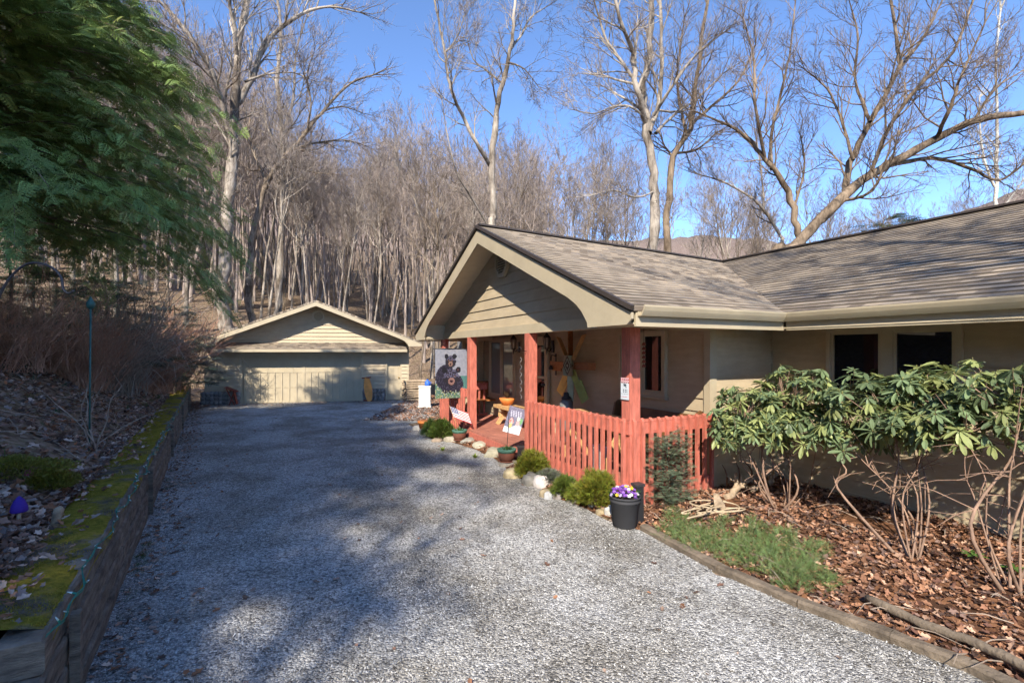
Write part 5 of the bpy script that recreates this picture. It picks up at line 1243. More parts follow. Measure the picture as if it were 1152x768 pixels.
bj = wb + Vector((.10, 0, .83)); bl_ = root('blue_jug', 'blue plastic jug sitting on the white bin', 'jug', bj); m = MB(); m.lathe(bj, [(.10, 0), (.11, .06), (.10, .16), (.04, .20), (.04, .24)], 14); m.build('jug_body', 'blue', bl_); m = MB(); m.tube([bj + Vector((.1, 0, .14)), bj + Vector((.15, 0, .12)), bj + Vector((.11, 0, .05))], .012, 6); m.build('handle', 'blue', bl_)
# ------------------------------------------------------------------ driftwood pile, antlers, hose by the house corner
def drift(i, a, b_, r0, lab):
    m = MB(); pts = [a.lerp(b_, k / 5) + Vector((rr.gauss(0, .02), rr.gauss(0, .02), .05 * math.sin(k * .63) + rr.gauss(0, .012))) for k in range(6)]; m.tube(pts, [r0 * (1.1 - .13 * k + rr.uniform(-.15, .15)) for k in range(6)], 8)
    for k in range(2):
        j = rr.randint(1, 4); d = Vector((rr.gauss(0, .6), rr.gauss(0, .6), rr.uniform(.2, 1))).normalized(); m.tube([pts[j], pts[j] + d * .08, pts[j] + d * .15 + Vector((0, 0, .03))], [r0 * .5, r0 * .35, r0 * .1], 6)
    tag(m.build('driftwood', 'drift'), lab, 'driftwood', 'driftwood piled at the house corner')
dl = ['curled driftwood root under the corner board', 'forked driftwood leaning on the wall base', 'stubby driftwood log at the front of the pile', 'thin driftwood stick on top of the pile', 'knotted driftwood in the middle of the pile', 'grey driftwood at the right end of the pile', 'upright ochre driftwood in the pile', 'short driftwood piece by the ledge board']
for i, (x0, y0, x1, y1, r0) in enumerate([(818, 560, 838, 548, .05), (826, 562, 830, 532, .035), (812, 562, 834, 560, .06), (832, 546, 868, 532, .03), (845, 552, 862, 545, .05), (862, 545, 876, 532, .045), (840, 566, 838, 542, .045), (858, 560, 848, 540, .035)]):
    Y0 = 6.72 + .06 * i; drift(i, px(x0, y0, Y0), px(x1, y1, Y0 + .08), r0, dl[i])
# antler-like tines / branches above the pile
for i, (x0, y0, x1, y1) in enumerate([(818, 536, 812, 522), (832, 534, 828, 520), (846, 530, 836, 518), (852, 528, 846, 515)]):
    a, b_ = px(x0, y0, 6.95), px(x1, y1, 7.0); m = MB(); m.tube([a - Vector((0, 0, .12)), a, a.lerp(b_, .5) + Vector((.01, 0, .01)), b_], [.012, .014, .010, .004], 6); tag(m.build('antler_tine', 'darkwood'), 'dark pointed stick propped upright on the driftwood pile', 'stick', 'upright sticks on the driftwood')
# flat sawn slab
s0_ = gpx(806, 578, .08); m = MB(); m.prism([s0_ + Vector((x, 0, z)) for x, z in ((-.02, 0), (.14, -.02), (.10, .12), (.02, .25), (-.04, .26))], (.02, .035, 0)); tag(m.build('wood_slab', 'drift'), 'pointed grey wood slab stuck in the leaves by the driftwood', 'wood slab')
# hose tangle
hp = []; hc = gpx(800, 578, .12)
for k in range(300):
    t = k * .11; rx = .17 + .09 * math.sin(t * .53 + 1) + .06 * math.sin(t * 1.31); hp.append(hc + Vector((rx * math.cos(t) * 1.35 + .16 * math.sin(t * .21) + .05 * math.sin(t * 2.3), rx * math.sin(t * 1.07) * .9 + .10 * math.sin(t * .33), .02 + .09 * (.5 + .5 * math.sin(t * .77)) * (.5 + .5 * math.sin(t * .13)))))
m = MB(); m.tube(hp, .0095, 6); tag(m.build('garden_hose', 'hose'), 'pale tan garden hose heaped in loose coils at the railing corner', 'hose')
hp = [gpx(835, 590, .11), gpx(815, 572, .14), gpx(800, 566, .16), gpx(770, 575, .14), gpx(772, 586, .12)]
# ------------------------------------------------------------------ left bank furniture
hb = WL(.15, .78, .75); hb = Vector((-3.32, 3.0, 0)); hb.z = H(hb.x, hb.y); hook = root('shepherd_hook', 'black shepherd hook curving in from the left edge of the bank', 'plant hook', hb)
cpts = [hb - Vector((0, 0, .2)), Vector((hb.x, hb.y, 2.1)), px(-2, 336, 3.0), px(12, 312, 3.0), px(28, 298, 3.0), px(44, 296, 3.0), px(60, 302, 3.0), px(69, 313, 3.0), px(71, 325, 3.0), px(77, 330, 3.0), px(83, 327, 3.0)]
sm = []
for i in range(len(cpts) - 1):
    a, b_, c_, d_ = cpts[max(0, i - 1)], cpts[i], cpts[i + 1], cpts[min(len(cpts) - 1, i + 2)]
    for u in range(5): w = u / 5; sm.append(.5 * ((2 * b_) + (c_ - a) * w + (2 * a - 5 * b_ + 4 * c_ - d_) * w * w + (3 * b_ - a - 3 * c_ + d_) * w ** 3))
sm.append(cpts[-1]); m = MB(); m.tube(sm, .007, 8); m.build('hook_rod', 'iron', hook)
pb = px(100.5, 492, 6.8); pb.z = H(pb.x, pb.y); pr_ = root('green_garden_pole', 'slim dark green pole with a small finial standing on the bank', 'pole', pb)
tpz = px(102, 346, 6.8); m = MB(); m.tube([pb - Vector((0, 0, .2)), tpz], .012, 8); m.build('rod', 'greenmetal', pr_); m = MB(); m.lathe(tpz, [(.02, -.02), (.05, .02), (.055, .06), (.02, .12), (.005, .16)], 10); m.build('finial', 'greenmetal', pr_)
def dead_vine(a, L, n, seed, lab, mat='twigpale', name='dead_vine', r=.012):
    rd_ = random.Random(seed); m = MB()
    for k in range(n):
        q = a + Vector((rd_.gauss(0, .08), rd_.gauss(0, .08), 0)); d = Vector((rd_.gauss(0, .35), rd_.gauss(0, .35), 1)).normalized(); pts = [q.copy()]
        for i in range(7): d = (d + Vector((rd_.gauss(0, .25), rd_.gauss(0, .25), -.02))).normalized(); q = q + d * L / 7; pts.append(q.copy())
        m.tube(pts, [r * (1 - .11 * i) for i in range(8)], 4)
    return tag(m.build(name, mat, origin=a), lab, 'dead vine')
dead_vine(pb + Vector((.1, -.05, -.05)), 1.1, 7, 4, 'pale dead vine stems climbing the green pole')
# solar toadstools
def toadstool(x, y, Y, col, lab, s=1.0, capr=.05, kind='toadstool_ornament', cat='garden ornament'):
    p = px(x, y, Y); p.z = H(p.x, p.y) + .02; r = root(kind, lab, cat, p); m = MB(); m.tube([p, p + Vector((.004, 0, .09 * s))], [.014 * s, .011 * s], 10, (.5, .42, .33)); m.build('stem', 'petal', r)
    m = MB(); m.lathe(p + Vector((.004, 0, .075 * s)), [(capr * s * .9, 0), (capr * s, .01), (capr * s * .92, .04 * s), (capr * s * .6, .085 * s), (capr * s * .2, .11 * s), (.003, .115 * s)], 16, col); m.build('cap', 'petal', r)
toadstool(21, 560, 3.9, (.07, .03, .33), 'blue-purple toadstool ornament at the left edge of the bank', 1.1)
toadstool(85, 552, 4.1, (.62, .52, .03), 'small yellow toadstool ornament near the mossy wall top', .9, .055)
toadstool(32, 535, 4.6, (.45, .10, .22), 'small pink ornament behind the blue-purple toadstool', 1.0, .035)
sp_ = px(60, 555, 4.05); sp_.z = H(sp_.x, sp_.y) - .02; m = MB(); m.tube([sp_, sp_ + Vector((.02, 0, .1)), sp_ + Vector((.05, 0, .2)), sp_ + Vector((.06, 0, .22))], [.035, .03, .035, .012], 8); tag(m.build('wood_stub', 'drift'), 'short upright stub of pale wood between the two toadstools', 'stump')
# moss hummock on the bank
MH = []
for x, y, Y, a_, b_, lab in ((14, 505, 4.6, .42, .2, 'yellow-green moss hummock at the left edge above the toadstools'), (52, 520, 4.7, .25, .16, 'smaller moss hummock right of the larger one')):
    p = px(x, y, Y); p.z = H(p.x, p.y) + .02; MH.append((p, a_, lab))
# string lights along the wall edge
sl_ = root('string_lights', 'green wire string lights draped along the edge of the retaining wall', 'string lights', WL(0, 0, .6))
pts = []; s = -.75
while s < 17: pts.append(WL(s, .012 + .022 * math.sin(s * 5.1) + .015 * math.sin(s * 13), .70 + .02 * math.sin(s * 3.3) + .012 * math.sin(s * 17) - (.0 if s > 0 else 0))); s += .06
m = MB(); m.tube(pts, .0035, 4); m.tube([p + Vector((.008 * math.sin(i * .9), .006 * math.cos(i * .9), .008 * math.cos(i * 1.1))) for i, p in enumerate(pts)], .0035, 4); m.build('wire', 'cable', sl_)
for i in range(2, len(pts), 3):
    p = pts[i]; d = Vector((rr.gauss(.3, .6), rr.gauss(-.2, .6), rr.gauss(.3, .5))).normalized()
    if i < 300 and i % 3 == 2:
        m = MB(); m.tube([p, p + d * .022], .0065, 5, None); q = MB(); q.tube([p + d * .022, p + d * .050], [.006, .002], 5)
        if i < 150: a_ = m.build('socket', 'cable', sl_); q.build('bulb', 'bulb', sl_)
# ------------------------------------------------------------------ evergreen sprays
def spray_template():
    V = []; Fc = []
    def quad(p, d, L, w, z=0):
        o = len(V); n = np.array([-d[1], d[0], 0]) * w
        V.extend([p - n * .4, p + d * L * .5 - n * .9, p + d * L, p + d * L * .5 + n * .9]); Fc.append((o, o + 1, o + 2, o + 3))
    for k in range(7):
        t = k / 7; x = .03 + .44 * t
        for s in (-1, 1):
            a = R(52 - 14 * t) * s; L = .17 * (1 - .65 * t) + .03; d = np.array([math.cos(a), math.sin(a), -.18]); p = np.array([x, 0, -.10 * t * t])
            quad(p, d, L, .011)
            for j in range(2):
                q = p + d * L * (.25 + .25 * j)
                for s2 in (-1, 1):
                    b = a + s2 * R(48); quad(q, np.array([math.cos(b), math.sin(b), -.12]), L * .42 * (1 - .18 * j), .010)
    quad(np.array([0, 0, 0.]), np.array([1, 0, -.15]), .52, .008)
    return np.array(V), np.array(Fc)
SPV, SPF = spray_template()
def needle_template(q=1.0):
    V = []; Fc = []
    def bl(p, d, L, w):
        o = len(V); n = np.array([-d[1], d[0], 0]) * w * q; V.extend([p - n * .5, p + d * L * .5 - n, p + d * L, p + d * L * .5 + n]); Fc.append((o, o + 1, o + 2, o + 3))
    bl(np.array([0, 0, 0.]), np.array([1, 0, -.12]), .5, .005)
    for k in range(7):
        x = .05 + .40 * k / 6
        for s in (-1, 1):
            a = R(58) * s; L = .15 * (1 - .6 * k / 6) + .02; d = np.array([math.cos(a), math.sin(a), -.25 + .1 * (k % 2)]); p = np.array([x, 0, -.05 * x]); bl(p, d, L, .0065)
            for j in (0, 1): b = a + R(42) * (1 if j else -1); bl(p + d * L * (.35 + .25 * j), np.array([math.cos(b), math.sin(b), -.2]), L * .38, .005)
    return np.array(V), np.array(Fc)
NPV, NPF = needle_template(); NPV2, _ = needle_template(2.1)
def evergreen(loc, h, rbase, z0, seed, label, n=78, dens=.085, group=None, name='hemlock_tree', sc=1.0, col=(.23, .33, .10), r=.26, shape=.8, droop=.05, loose=.03):
    rs = np.random.RandomState(seed); rt = root(name, label, 'tree', loc, group); lx, ly, lz = loc
    m = MB(); m.tube([Vector(loc) + Vector((0, 0, -.4)), Vector(loc) + Vector((.05, .05, h * .5)), Vector(loc) + Vector((0, 0, h))], [r, r * .6, .02], 10, cap=False); m.build('trunk', 'barkdark', rt)
    bm = MB(); D = []; O = []; S = []; CC = []
    for k in range(n):
        z = z0 + (h - z0) * ((k + rs.rand()) / n) ** 1.15; th = k * 2.399 + rs.normal(0, .3); f = 1 - (z - z0) / (h - z0 + .01)
        L = rbase * (f ** shape) * rs.uniform(.72, 1.1) + .3; el = rs.uniform(.0, .30); p = np.array([lx, ly, lz + z]); d = np.array([math.cos(th), math.sin(th), el]); pts = [Vector(p)]; ns = max(5, int(L / dens))
        for i in range(ns):
            t = i / ns; d = d + np.array([rs.normal(0, .035), rs.normal(0, .035), -droop * dens * 1.6 - .012 * t]); d /= np.linalg.norm(d); p = p + d * (L / ns)
            if i % 4 == 0: pts.append(Vector(p))
            if t > .12:
                side = 1 if i % 2 else -1
                for q in range(2):
                    a = R(rs.uniform(30, 68)) * (side if q == 0 else -side); dx = np.array([d[0] * math.cos(a) - d[1] * math.sin(a), d[0] * math.sin(a) + d[1] * math.cos(a), d[2] - rs.uniform(-.12, .42)])
                    D.append(dx); O.append(p + rs.normal(0, loose, 3)); S.append(rs.uniform(.6, 1.25) * (1.15 - .35 * t) * sc)
                    br_ = rs.uniform(.65, 1.4) * (1 + .35 * noise.noise(Vector(p * .9))); CC.append((col[0] * br_ * (1.25 if rs.rand() < .18 else 1), col[1] * br_, col[2] * br_))
        D.append(d); O.append(p); S.append(sc); CC.append(col)
        pts.append(Vector(p)); nn = len(pts); bm.tube(pts, [max(.005, .022 * (L / 4) * (1 - i / nn)) for i in range(nn)], 5, cap=False)
    bm.build('branches', 'barkdark', rt)
    D, O, S = np.array(D), np.array(O), np.array(S)
    V, Fc, C = tile(NPV2, NPF, basis(D, rs.normal(0, .4, len(D)), S), O, np.array(CC)); nmesh('foliage', V, Fc, 'leafy', rt, C)
    return rt
hx, hy = -9.0, 8.2
hem = evergreen((hx, hy, H(hx, hy) - .1), 9.2, 4.2, 2.6, 3, 'large green hemlock whose boughs fill the upper left corner', n=250, dens=.050, shape=.42, loose=.12, sc=.72, droop=.06)
hx2, hy2 = -8.9, 4.9
hem2 = evergreen((hx2, hy2, H(hx2, hy2)), 9, 3.0, 2.4, 9, 'dark hemlock boughs at the left edge, nearer than the large hemlock', n=80, dens=.09, shape=.5, loose=.1, sc=.8)
# evergreens up the bank and behind the viewpoint (they throw the shade over the drive)
def ccopy(x, y, rz, s, lab):
    return copy_tree(hem, (x, y, H(x, y)), rz, (s, s, s), lab, 'evergreens shading the drive')
ccopy(-10.6, -14.0, 1.0, 1.65, 'tall evergreen standing well behind the camera on the left')
ccopy(-14.0, -10.0, 2.2, 1.1, 'evergreen standing high on the bank left of the camera')
# dark small conifers on the bank near the garage
def small_con(x, y, Y, h, rb, sd, lab, col=(.05, .075, .055)):
    p = px(x, y, Y); p.z = H(p.x, p.y); evergreen(tuple(p), h, rb, .3, sd, lab, n=44, dens=.10, name='small_conifer', sc=.8, col=col, r=.05)
small_con(196, 420, 17, 3.1, 1.5, 31, 'small dark conifer on the bank left of the garage')
small_con(118, 400, 13, 2.7, 1.3, 32, 'shaggy dark conifer on the bank behind the green pole', (.055, .075, .04))
small_con(60, 372, 15, 3.6, 1.7, 34, 'dark evergreen at the top of the bank beneath the hemlock', (.07, .10, .05)); small_con(112, 365, 19, 3.8, 1.7, 35, 'dark evergreen far up the bank between hemlock and garage', (.07, .095, .05)); small_con(8, 365, 11, 2.6, 1.5, 36, 'shaggy evergreen at the left edge under the hemlock', (.07, .10, .05))
small_con(150, 395, 17.5, 3.4, 1.4, 33, 'dark conifer at the back of the bank')
pp = px(1000, 262, 34); evergreen((pp.x, pp.y, H(pp.x, pp.y)), 11.6, 2.2, 6.0, 41, 'sparse green pine showing over the main roof ridge', n=38, dens=.22, name='pine_tree', sc=2.3, col=(.07, .095, .045), r=.10, shape=.35)
# trees behind the viewpoint on the right: their bare limbs shadow the roof and drive
copy_tree(TREES[3], (5.6, -7.5, 0), 1.1, (.62, .62, .62), 'bare tree standing behind the camera on the right'); copy_tree(PROTO[0], (3.9, -6.5, 0), 2.3, (1.35, 1.35, .85), 'bare tree standing straight behind the camera')
copy_tree(PROTO[1], (-2.6, -9.2, 0), 3.0, (.7, .7, .62), 'slim bare tree behind the camera')
# ------------------------------------------------------------------ bushes of fine twigs
def twig_bush(loc, r, h, n, seed, label, mat='twigred', name='bare_shrub', rad=.006, droop=0.0, cat='shrub', lean=(0, 0)):
    t = Tree(seed); t.rmin = rad * .55; m = MB(); V = []; base = Vector(loc)
    for k in range(n):
        q = base + Vector((t.r.gauss(0, r * .22), t.r.gauss(0, r * .22), -.03)); th = t.r.uniform(0, 6.28); a = t.r.uniform(.05, .75)
        d = Vector((math.cos(th) * a + lean[0], math.sin(th) * a + lean[1], 1)).normalized(); L = h * t.r.uniform(.6, 1.1); pts = [q.copy()]
        for i in range(6): d = (d + Vector((t.r.gauss(0, .14), t.r.gauss(0, .14), -droop))).normalized(); q = q + d * L / 6; pts.append(q.copy())
        t.tw.append((pts, [rad * (1 - .12 * i) for i in range(7)]))
        for z in range(6):
            i = t.r.randint(1, 5); q2 = pts[i].copy(); d2 = (d + Vector((t.r.gauss(0, .7), t.r.gauss(0, .7), t.r.gauss(.1, .4)))).normalized(); p2 = [q2.copy()]
            for w in range(3): d2 = (d2 + Vector((t.r.gauss(0, .2), t.r.gauss(0, .2), -droop * .5))).normalized(); q2 = q2 + d2 * L * .13; p2.append(q2.copy())
            t.tw.append((p2, [rad * .7, rad * .6, rad * .5, rad * .4]))
    V, Fc = t.twigmesh(); o = nmesh(name, V, Fc, mat, origin=tuple(base)); tag(o, label, cat); return o
def bp_(x, y, Y):
    p = px(x, y, Y); p.z = H(p.x, p.y); return p
twig_bush(bp_(190, 440, 17.5), 1.3, 2.6, 260, 1, 'rusty brown twiggy bush at the garage end of the bank', rad=.011)
twig_bush(bp_(165, 440, 14.5), 1.2, 2.1, 220, 2, 'reddish-brown twiggy bush in front of the rusty one', rad=.009)
twig_bush(bp_(135, 430, 12), 1.0, 2.2, 150, 3, 'pale upright twigs behind the retaining wall', 'twigpale', rad=.008)
twig_bush(bp_(60, 395, 10.5), 1.2, 1.9, 120, 4, 'tangled brown bush at the middle of the bank', rad=.007, droop=.08)
twig_bush(bp_(15, 375, 9), 1.2, 2.0, 120, 5, 'tangled brush under the hemlock at the left edge', rad=.007, droop=.1)
twig_bush(bp_(130, 330, 13), 1.6, 4.2, 90, 6, 'silvery bent twigs arching below the hemlock boughs', 'twigpale', rad=.010, droop=.13, lean=(.5, -.2))
twig_bush(bp_(95, 420, 10.5), .9, 1.7, 160, 7, 'brown brush behind the green pole', rad=.007)
0 and twig_bush(bp_(20, 440, 6.3), .8, 1.0, 90, 8, 'low thin brush on the bank at the left edge', 'twigpale', rad=.004, droop=.1)
0 and twig_bush(bp_(75, 450, 7.6), .8, .9, 80, 9, 'low thin brush left of the green pole', rad=.004, droop=.1)
# ------------------------------------------------------------------ fine-strand mounds (golden mop shrubs, junipers)
def strand_mound(loc, r, h, n, seed, label, col, name='golden_shrub', cat='shrub', L=.10, w=.006, droop=.5, group=None):
    rs = np.random.RandomState(seed); loc = Vector(loc); rt = root(name, label, cat, loc, group)
    m = MB(); 
    for k in range(5): t = k * 1.3; m.tube([loc - Vector((0, 0, .02)), loc + Vector((math.cos(t) * r * .3, math.sin(t) * r * .3, h * .4)), loc + Vector((math.cos(t) * r * .6, math.sin(t) * r * .6, h * .6))], [.012, .009, .004], 5)
    m.build('stem', 'barkdark', rt)
    th = rs.uniform(0, 6.283, n); u = rs.uniform(.0, 1, n) ** .7; ph = u * 1.45; q = rs.uniform(.35, 1.0, n) ** .5
    nz = np.array([1 + .30 * noise.noise(Vector((math.cos(a) * 1.8 + seed, math.sin(a) * 1.8, b_ * 1.6))) for a, b_ in zip(th, ph)])
    O = np.stack([loc.x + r * nz * q * np.sin(ph) * np.cos(th), loc.y + r * nz * q * np.sin(ph) * np.sin(th), loc.z + .02 + h * nz * q * np.cos(ph)], 1)
    D = np.stack([np.sin(ph) * np.cos(th), np.sin(ph) * np.sin(th), np.cos(ph) * .8 + .25 - droop * rs.uniform(0, 1, n)], 1) + rs.normal(0, .35, (n, 3))
    TV = np.array([[0, -w / 2, 0], [.5, -w, .02], [1, 0, -.06], [.5, w, .02], [.35, 0, 0], [.62, .28, .02], [.75, .34, -.01], [.45, .02, 0], [.3, 0, 0], [.55, -.30, .02], [.68, -.36, -.01], [.42, -.02, 0], [.6, 0, 0], [.8, .2, 0], [.9, .24, -.02], [.66, .01, 0]]) * np.array([L, L, L])
    TV[0:4, 1] = np.array([-w / 2, -w, 0, w]); TF = np.array([[0, 1, 2, 3], [4, 5, 6, 7], [8, 9, 10, 11], [12, 13, 14, 15]])
    c = np.array(col)[None] * rs.uniform(.6, 1.35, (n, 1)) * (1 + rs.normal(0, .08, (n, 3)))
    V, Fc, C = tile(TV, TF, basis(D, rs.uniform(0, 3, n), rs.uniform(.6, 1.3, n)), O, np.clip(c, 0, 1)); nmesh('foliage', V, Fc, 'leafy', rt, C)
    return rt
GC = (.20, .21, .028)
for p, a_, lab in MH: strand_mound(p - Vector((0, 0, .02)), a_, .15, 5200, int(a_ * 100), lab, (.20, .19, .03), name='moss_hummock', cat='moss mound', L=.03, droop=.2)
strand_mound(gpx(496, 493, .05) + Vector((0, .12, 0)), .30, .36, 2200, 1, 'green-gold mop shrub left of the far glazed pot', (.11, .16, .03))
strand_mound(gpx(600, 535, .06) + Vector((-.02, .05, 0)), .26, .32, 2600, 2, 'golden mop shrub in front of the railing, left of the quartz stone', GC)
strand_mound(gpx(670, 567, .06) + Vector((.03, .05, 0)), .26, .36, 2800, 3, 'largest golden mop shrub, just left of the charcoal tub', GC)
strand_mound(gpx(636, 556, .06), .16, .18, 1200, 4, 'small golden shrub between quartz stone and larger shrub', (.13, .17, .03))
strand_mound(gpx(652, 562, .06), .13, .14, 800, 5, 'tiny golden shrub touching the largest mop shrub', (.19, .22, .03))
strand_mound(gpx(614, 543, .06) + Vector((.06, .05, 0)), .16, .12, 900, 6, 'low grey-green tuft behind the quartz stone', (.16, .18, .13), name='grey_herb', cat='plant', droop=.2)
strand_mound(gpx(484, 491, .04), .17, .34, 900, 7, 'leafy green plant in front of the orange pot', (.10, .16, .04), name='leafy_plant', cat='plant')
strand_mound(gpx(490, 488, .04) + Vector((.1, .1, 0)), .16, .28, 700, 8, 'rust-brown herb between the orange pot and the green shrub', (.16, .07, .03), name='brown_herb', cat='plant')
# juniper ground cover
rj = np.random.RandomState(77); pts = []
for (x, y, a, b_, n) in [(765, 590, 26, 14, 330), (795, 603, 30, 14, 360), (835, 612, 36, 16, 420), (868, 620, 34, 18, 420), (895, 640, 28, 15, 360), (850, 600, 22, 9, 180), (915, 622, 18, 12, 170), (880, 604, 18, 7, 110), (812, 588, 12, 6, 70), (845, 588, 7, 5, 50), (930, 648, 12, 8, 80), (758, 575, 10, 7, 60)]:
    for k in range(int(n * 1.9)):
        t = rj.uniform(0, 6.28); q = rj.rand() ** .6; g = gpx(x + a * q * math.cos(t), y + b_ * q * math.sin(t), .12); pts.append((g.x, g.y, BEDZ(g.x, g.y) + rj.uniform(.0, .08) * (1.2 - q)))
O = np.array(pts); n = len(O); D = np.stack([rj.normal(0, 1, n), rj.normal(0, 1, n) - .3, rj.uniform(.2, 1.6, n)], 1)
col = np.array((.19, .27, .10))[None] * rj.uniform(.6, 1.5, (n, 1)) * (1 + rj.normal(0, .07, (n, 3)))
V, Fc, C = tile(NPV * np.array([1, .55, 1]), NPF, basis(D, rj.normal(0, .8, n), rj.uniform(.13, .27, n)), O, np.clip(col, 0, 1))
tag(nmesh('juniper_ground_cover', V, Fc, 'leafy', cols=C, origin=(0, 0, 0)), 'low feathery green juniper spreading over the leaves beside the drive', 'ground cover', kind='stuff')
# upright spruce by the right railing
q = PG(-.17, .44, .08); evergreen(tuple(q), .92, .05, .02, 55, 'narrow young spruce standing before the right-hand porch railing', n=80, dens=.02, name='young_spruce', sc=.17, col=(.19, .25, .16), r=.012, shape=.45, droop=-.6)
# ------------------------------------------------------------------ rhododendrons
def leaf_template():
    V = []; Fc = []; xs = [0, .25, .6, .88, 1.0]; ws = [.02, .13, .17, .11, .01]; L = .135
    for x, w in zip(xs, ws):
        zc = -.18 * x * x
        V += [(x * L, -w * L, (zc + .05) * L), (x * L, 0, zc * L), (x * L, w * L, (zc + .05) * L)]
    for i in range(4):
        a = i * 3; Fc += [(a, a + 3, a + 4, a + 1), (a + 1, a + 4, a + 5, a + 2)]
    return np.array(V), np.array(Fc)
LV, LF = leaf_template()
def rhodo(base, cens, seed, label, nw=240, nst=9):
    cens = [((c[0] * K, c[1] * K, CAMZ + (c[2] - CAMZ) * K), (r[0] * K, r[1] * K, r[2] * K)) for c, r in cens]; nw = int(nw * 1.45)
    rs = np.random.RandomState(seed); base = Vector(base); rt = root('rhododendron', label, 'shrub', base); W_ = []
    for (c, r) in cens:
        k = 0
        while k < nw:
            d = rs.normal(0, 1, 3); d /= np.linalg.norm(d)
            if d[2] < -.45: continue
            q = rs.uniform(.45, 1.0) ** .45; nz = 1 + .65 * noise.noise(Vector((d[0] * 1.8 + seed, d[1] * 1.8, d[2] * 1.8)))
            W_.append((np.array([c[0] + d[0] * r[0] * q * nz, c[1] + d[1] * r[1] * q * nz, c[2] + d[2] * r[2] * q * nz]), d)); k += 1
    # keep clear of the wall
    keep = []
    for p, d in W_:
        if toH(p[0], p[1])[1] < 2.58: keep.append((p, d))
    O = []; D = []; Rl = []; CC = []; S = []
    for p, d in keep:
        ax = d * np.array([.7, .7, .5]) + np.array([0, 0, .75]) + rs.normal(0, .2, 3); ax /= np.linalg.norm(ax); a = np.cross(ax, [1, .2, .1]); a /= np.linalg.norm(a); b_ = np.cross(ax, a); nl = rs.randint(7, 12); ph = rs.rand() * 6; s0 = rs.uniform(.75, 1.15); fall = rs.uniform(-.75, .30); cb = rs.uniform(.75, 1.3); yel = rs.rand() < .4
        for k in range(nl):
            th = ph + k * 6.283 / nl + rs.normal(0, .12); dd = a * math.cos(th) + b_ * math.sin(th) + ax * (fall + rs.normal(0, .16)); D.append(dd); O.append(p + dd * .012); S.append(s0 * rs.uniform(.8, 1.15)); Rl.append(rs.normal(0, .25))
            c = np.array((.30, .34, .13) if yel else (.18, .245, .12)) * cb * rs.uniform(.8, 1.2); CC.append(c)
    V, Fc, C = tile(LV, LF, basis(np.array(D), np.array(Rl), np.array(S)), np.array(O), np.array(CC)); nmesh('leaves', V, Fc, 'leafy', rt, C)
    # buds
    TV = np.array([[0, 0, 0], [.006, 0, .012], [0, .006, .012], [-.006, 0, .012], [0, -.006, .012], [0, 0, .03]]); TF = np.array([[0, 2, 1], [0, 3, 2], [0, 4, 3], [0, 1, 4], [1, 2, 5], [2, 3, 5], [3, 4, 5], [4, 1, 5]])
    nb_ = len(keep); V, Fc, C = tile(TV, TF, rotmats(nb_, .3, (.8, 1.3), rs), np.array([p for p, d in keep]), np.tile(np.array([[.35, .34, .12]]), (nb_, 1))); tag(nmesh('buds', V, Fc, 'leafy', rt, C), kind='stuff')
    tips = [Vector(p) for p, d in keep]; m = MB(); mains = []
    for k in range(nst):
        c, r = cens[k % len(cens)]; th = rs.rand() * 6.28; tgt = Vector((c[0] + r[0] * .62 * math.cos(th), c[1] + r[1] * .6 * math.sin(th), c[2] - r[2] * .1)); b0 = base + Vector((rs.normal(0, .05), rs.normal(0, .05), -.06)); mid = b0.lerp(tgt, .45) + Vector((rs.normal(0, .16), rs.normal(0, .16), -.10 + rs.normal(0, .10))); m2 = b0.lerp(tgt, .72) + Vector((rs.normal(0, .08), rs.normal(0, .08), .0)); pts = []
        cp = [b0, mid, m2, tgt]
        for i in range(3):
            a_, b2, c2, d2 = cp[max(0, i - 1)], cp[i], cp[i + 1], cp[min(3, i + 2)]
            for u in range(5): w = u / 5; pts.append(.5 * ((2 * b2) + (c2 - a_) * w + (2 * a_ - 5 * b2 + 4 * c2 - d2) * w * w + (3 * b2 - a_ - 3 * c2 + d2) * w ** 3))
        pts.append(tgt); r0 = rs.uniform(.008, .020); m.tube(pts, [r0 * (1 - .75 * i / 15) for i in range(16)], 7); mains += pts[6:]
    m.build('stems', 'rhodostem', rt); m = MB()
    for t in tips:
        b2 = min(mains, key=lambda q: (q - t).length + .4 * max(0, q.z - t.z)); mid = b2.lerp(t, .5) + Vector((rs.normal(0, .03), rs.normal(0, .03), -.05)); m.tube([b2, mid, t], [.006, .0045, .003], 4, cap=False)
    for k in range(90):
        b2 = mains[rs.randint(len(mains))]; t = b2 + Vector((rs.normal(0, .22), rs.normal(0, .18), rs.normal(0, .16))); m.tube([b2, b2.lerp(t, .5) + Vector((0, 0, .03)), t], [.006, .0045, .002], 4, cap=False)
    tag(m.build('branchlets', 'rhodostem', rt), kind='stuff'); return rt
rhodo((3.50, 6.28, .13), [((2.98, 5.98, 1.42), (.50, .45, .36)), ((3.50, 5.85, 1.58), (.50, .42, .36)), ((3.25, 5.7, 1.30), (.45, .30, .26)), ((2.85, 5.85, 1.18), (.40, .30, .22))], 5, 'leafy rhododendron nearest the house corner, at the left of the row', 62, 9)
rhodo((3.86, 4.70, .13), [((3.75, 5.15, 1.55), (.45, .38, .36)), ((3.95, 4.75, 1.36), (.42, .34, .30)), ((4.15, 4.9, 1.72), (.35, .3, .26)), ((3.6, 5.35, 1.22), (.42, .3, .2))], 6, 'middle rhododendron in front of the paired windows', 52, 9)
rhodo((4.15, 4.08, .13), [((4.30, 4.25, 1.72), (.42, .32, .33)), ((4.62, 4.0, 1.75), (.45, .34, .36)), ((4.0, 4.35, 1.45), (.3, .25, .25))], 7, 'rhododendron at the right edge with long bare leaning stems', 48, 8)
rhodo((4.75, 3.45, .13), [((4.9, 3.5, 1.55), (.32, .35, .45))], 8, 'rhododendron cut by the right edge of the view', 40, 4)
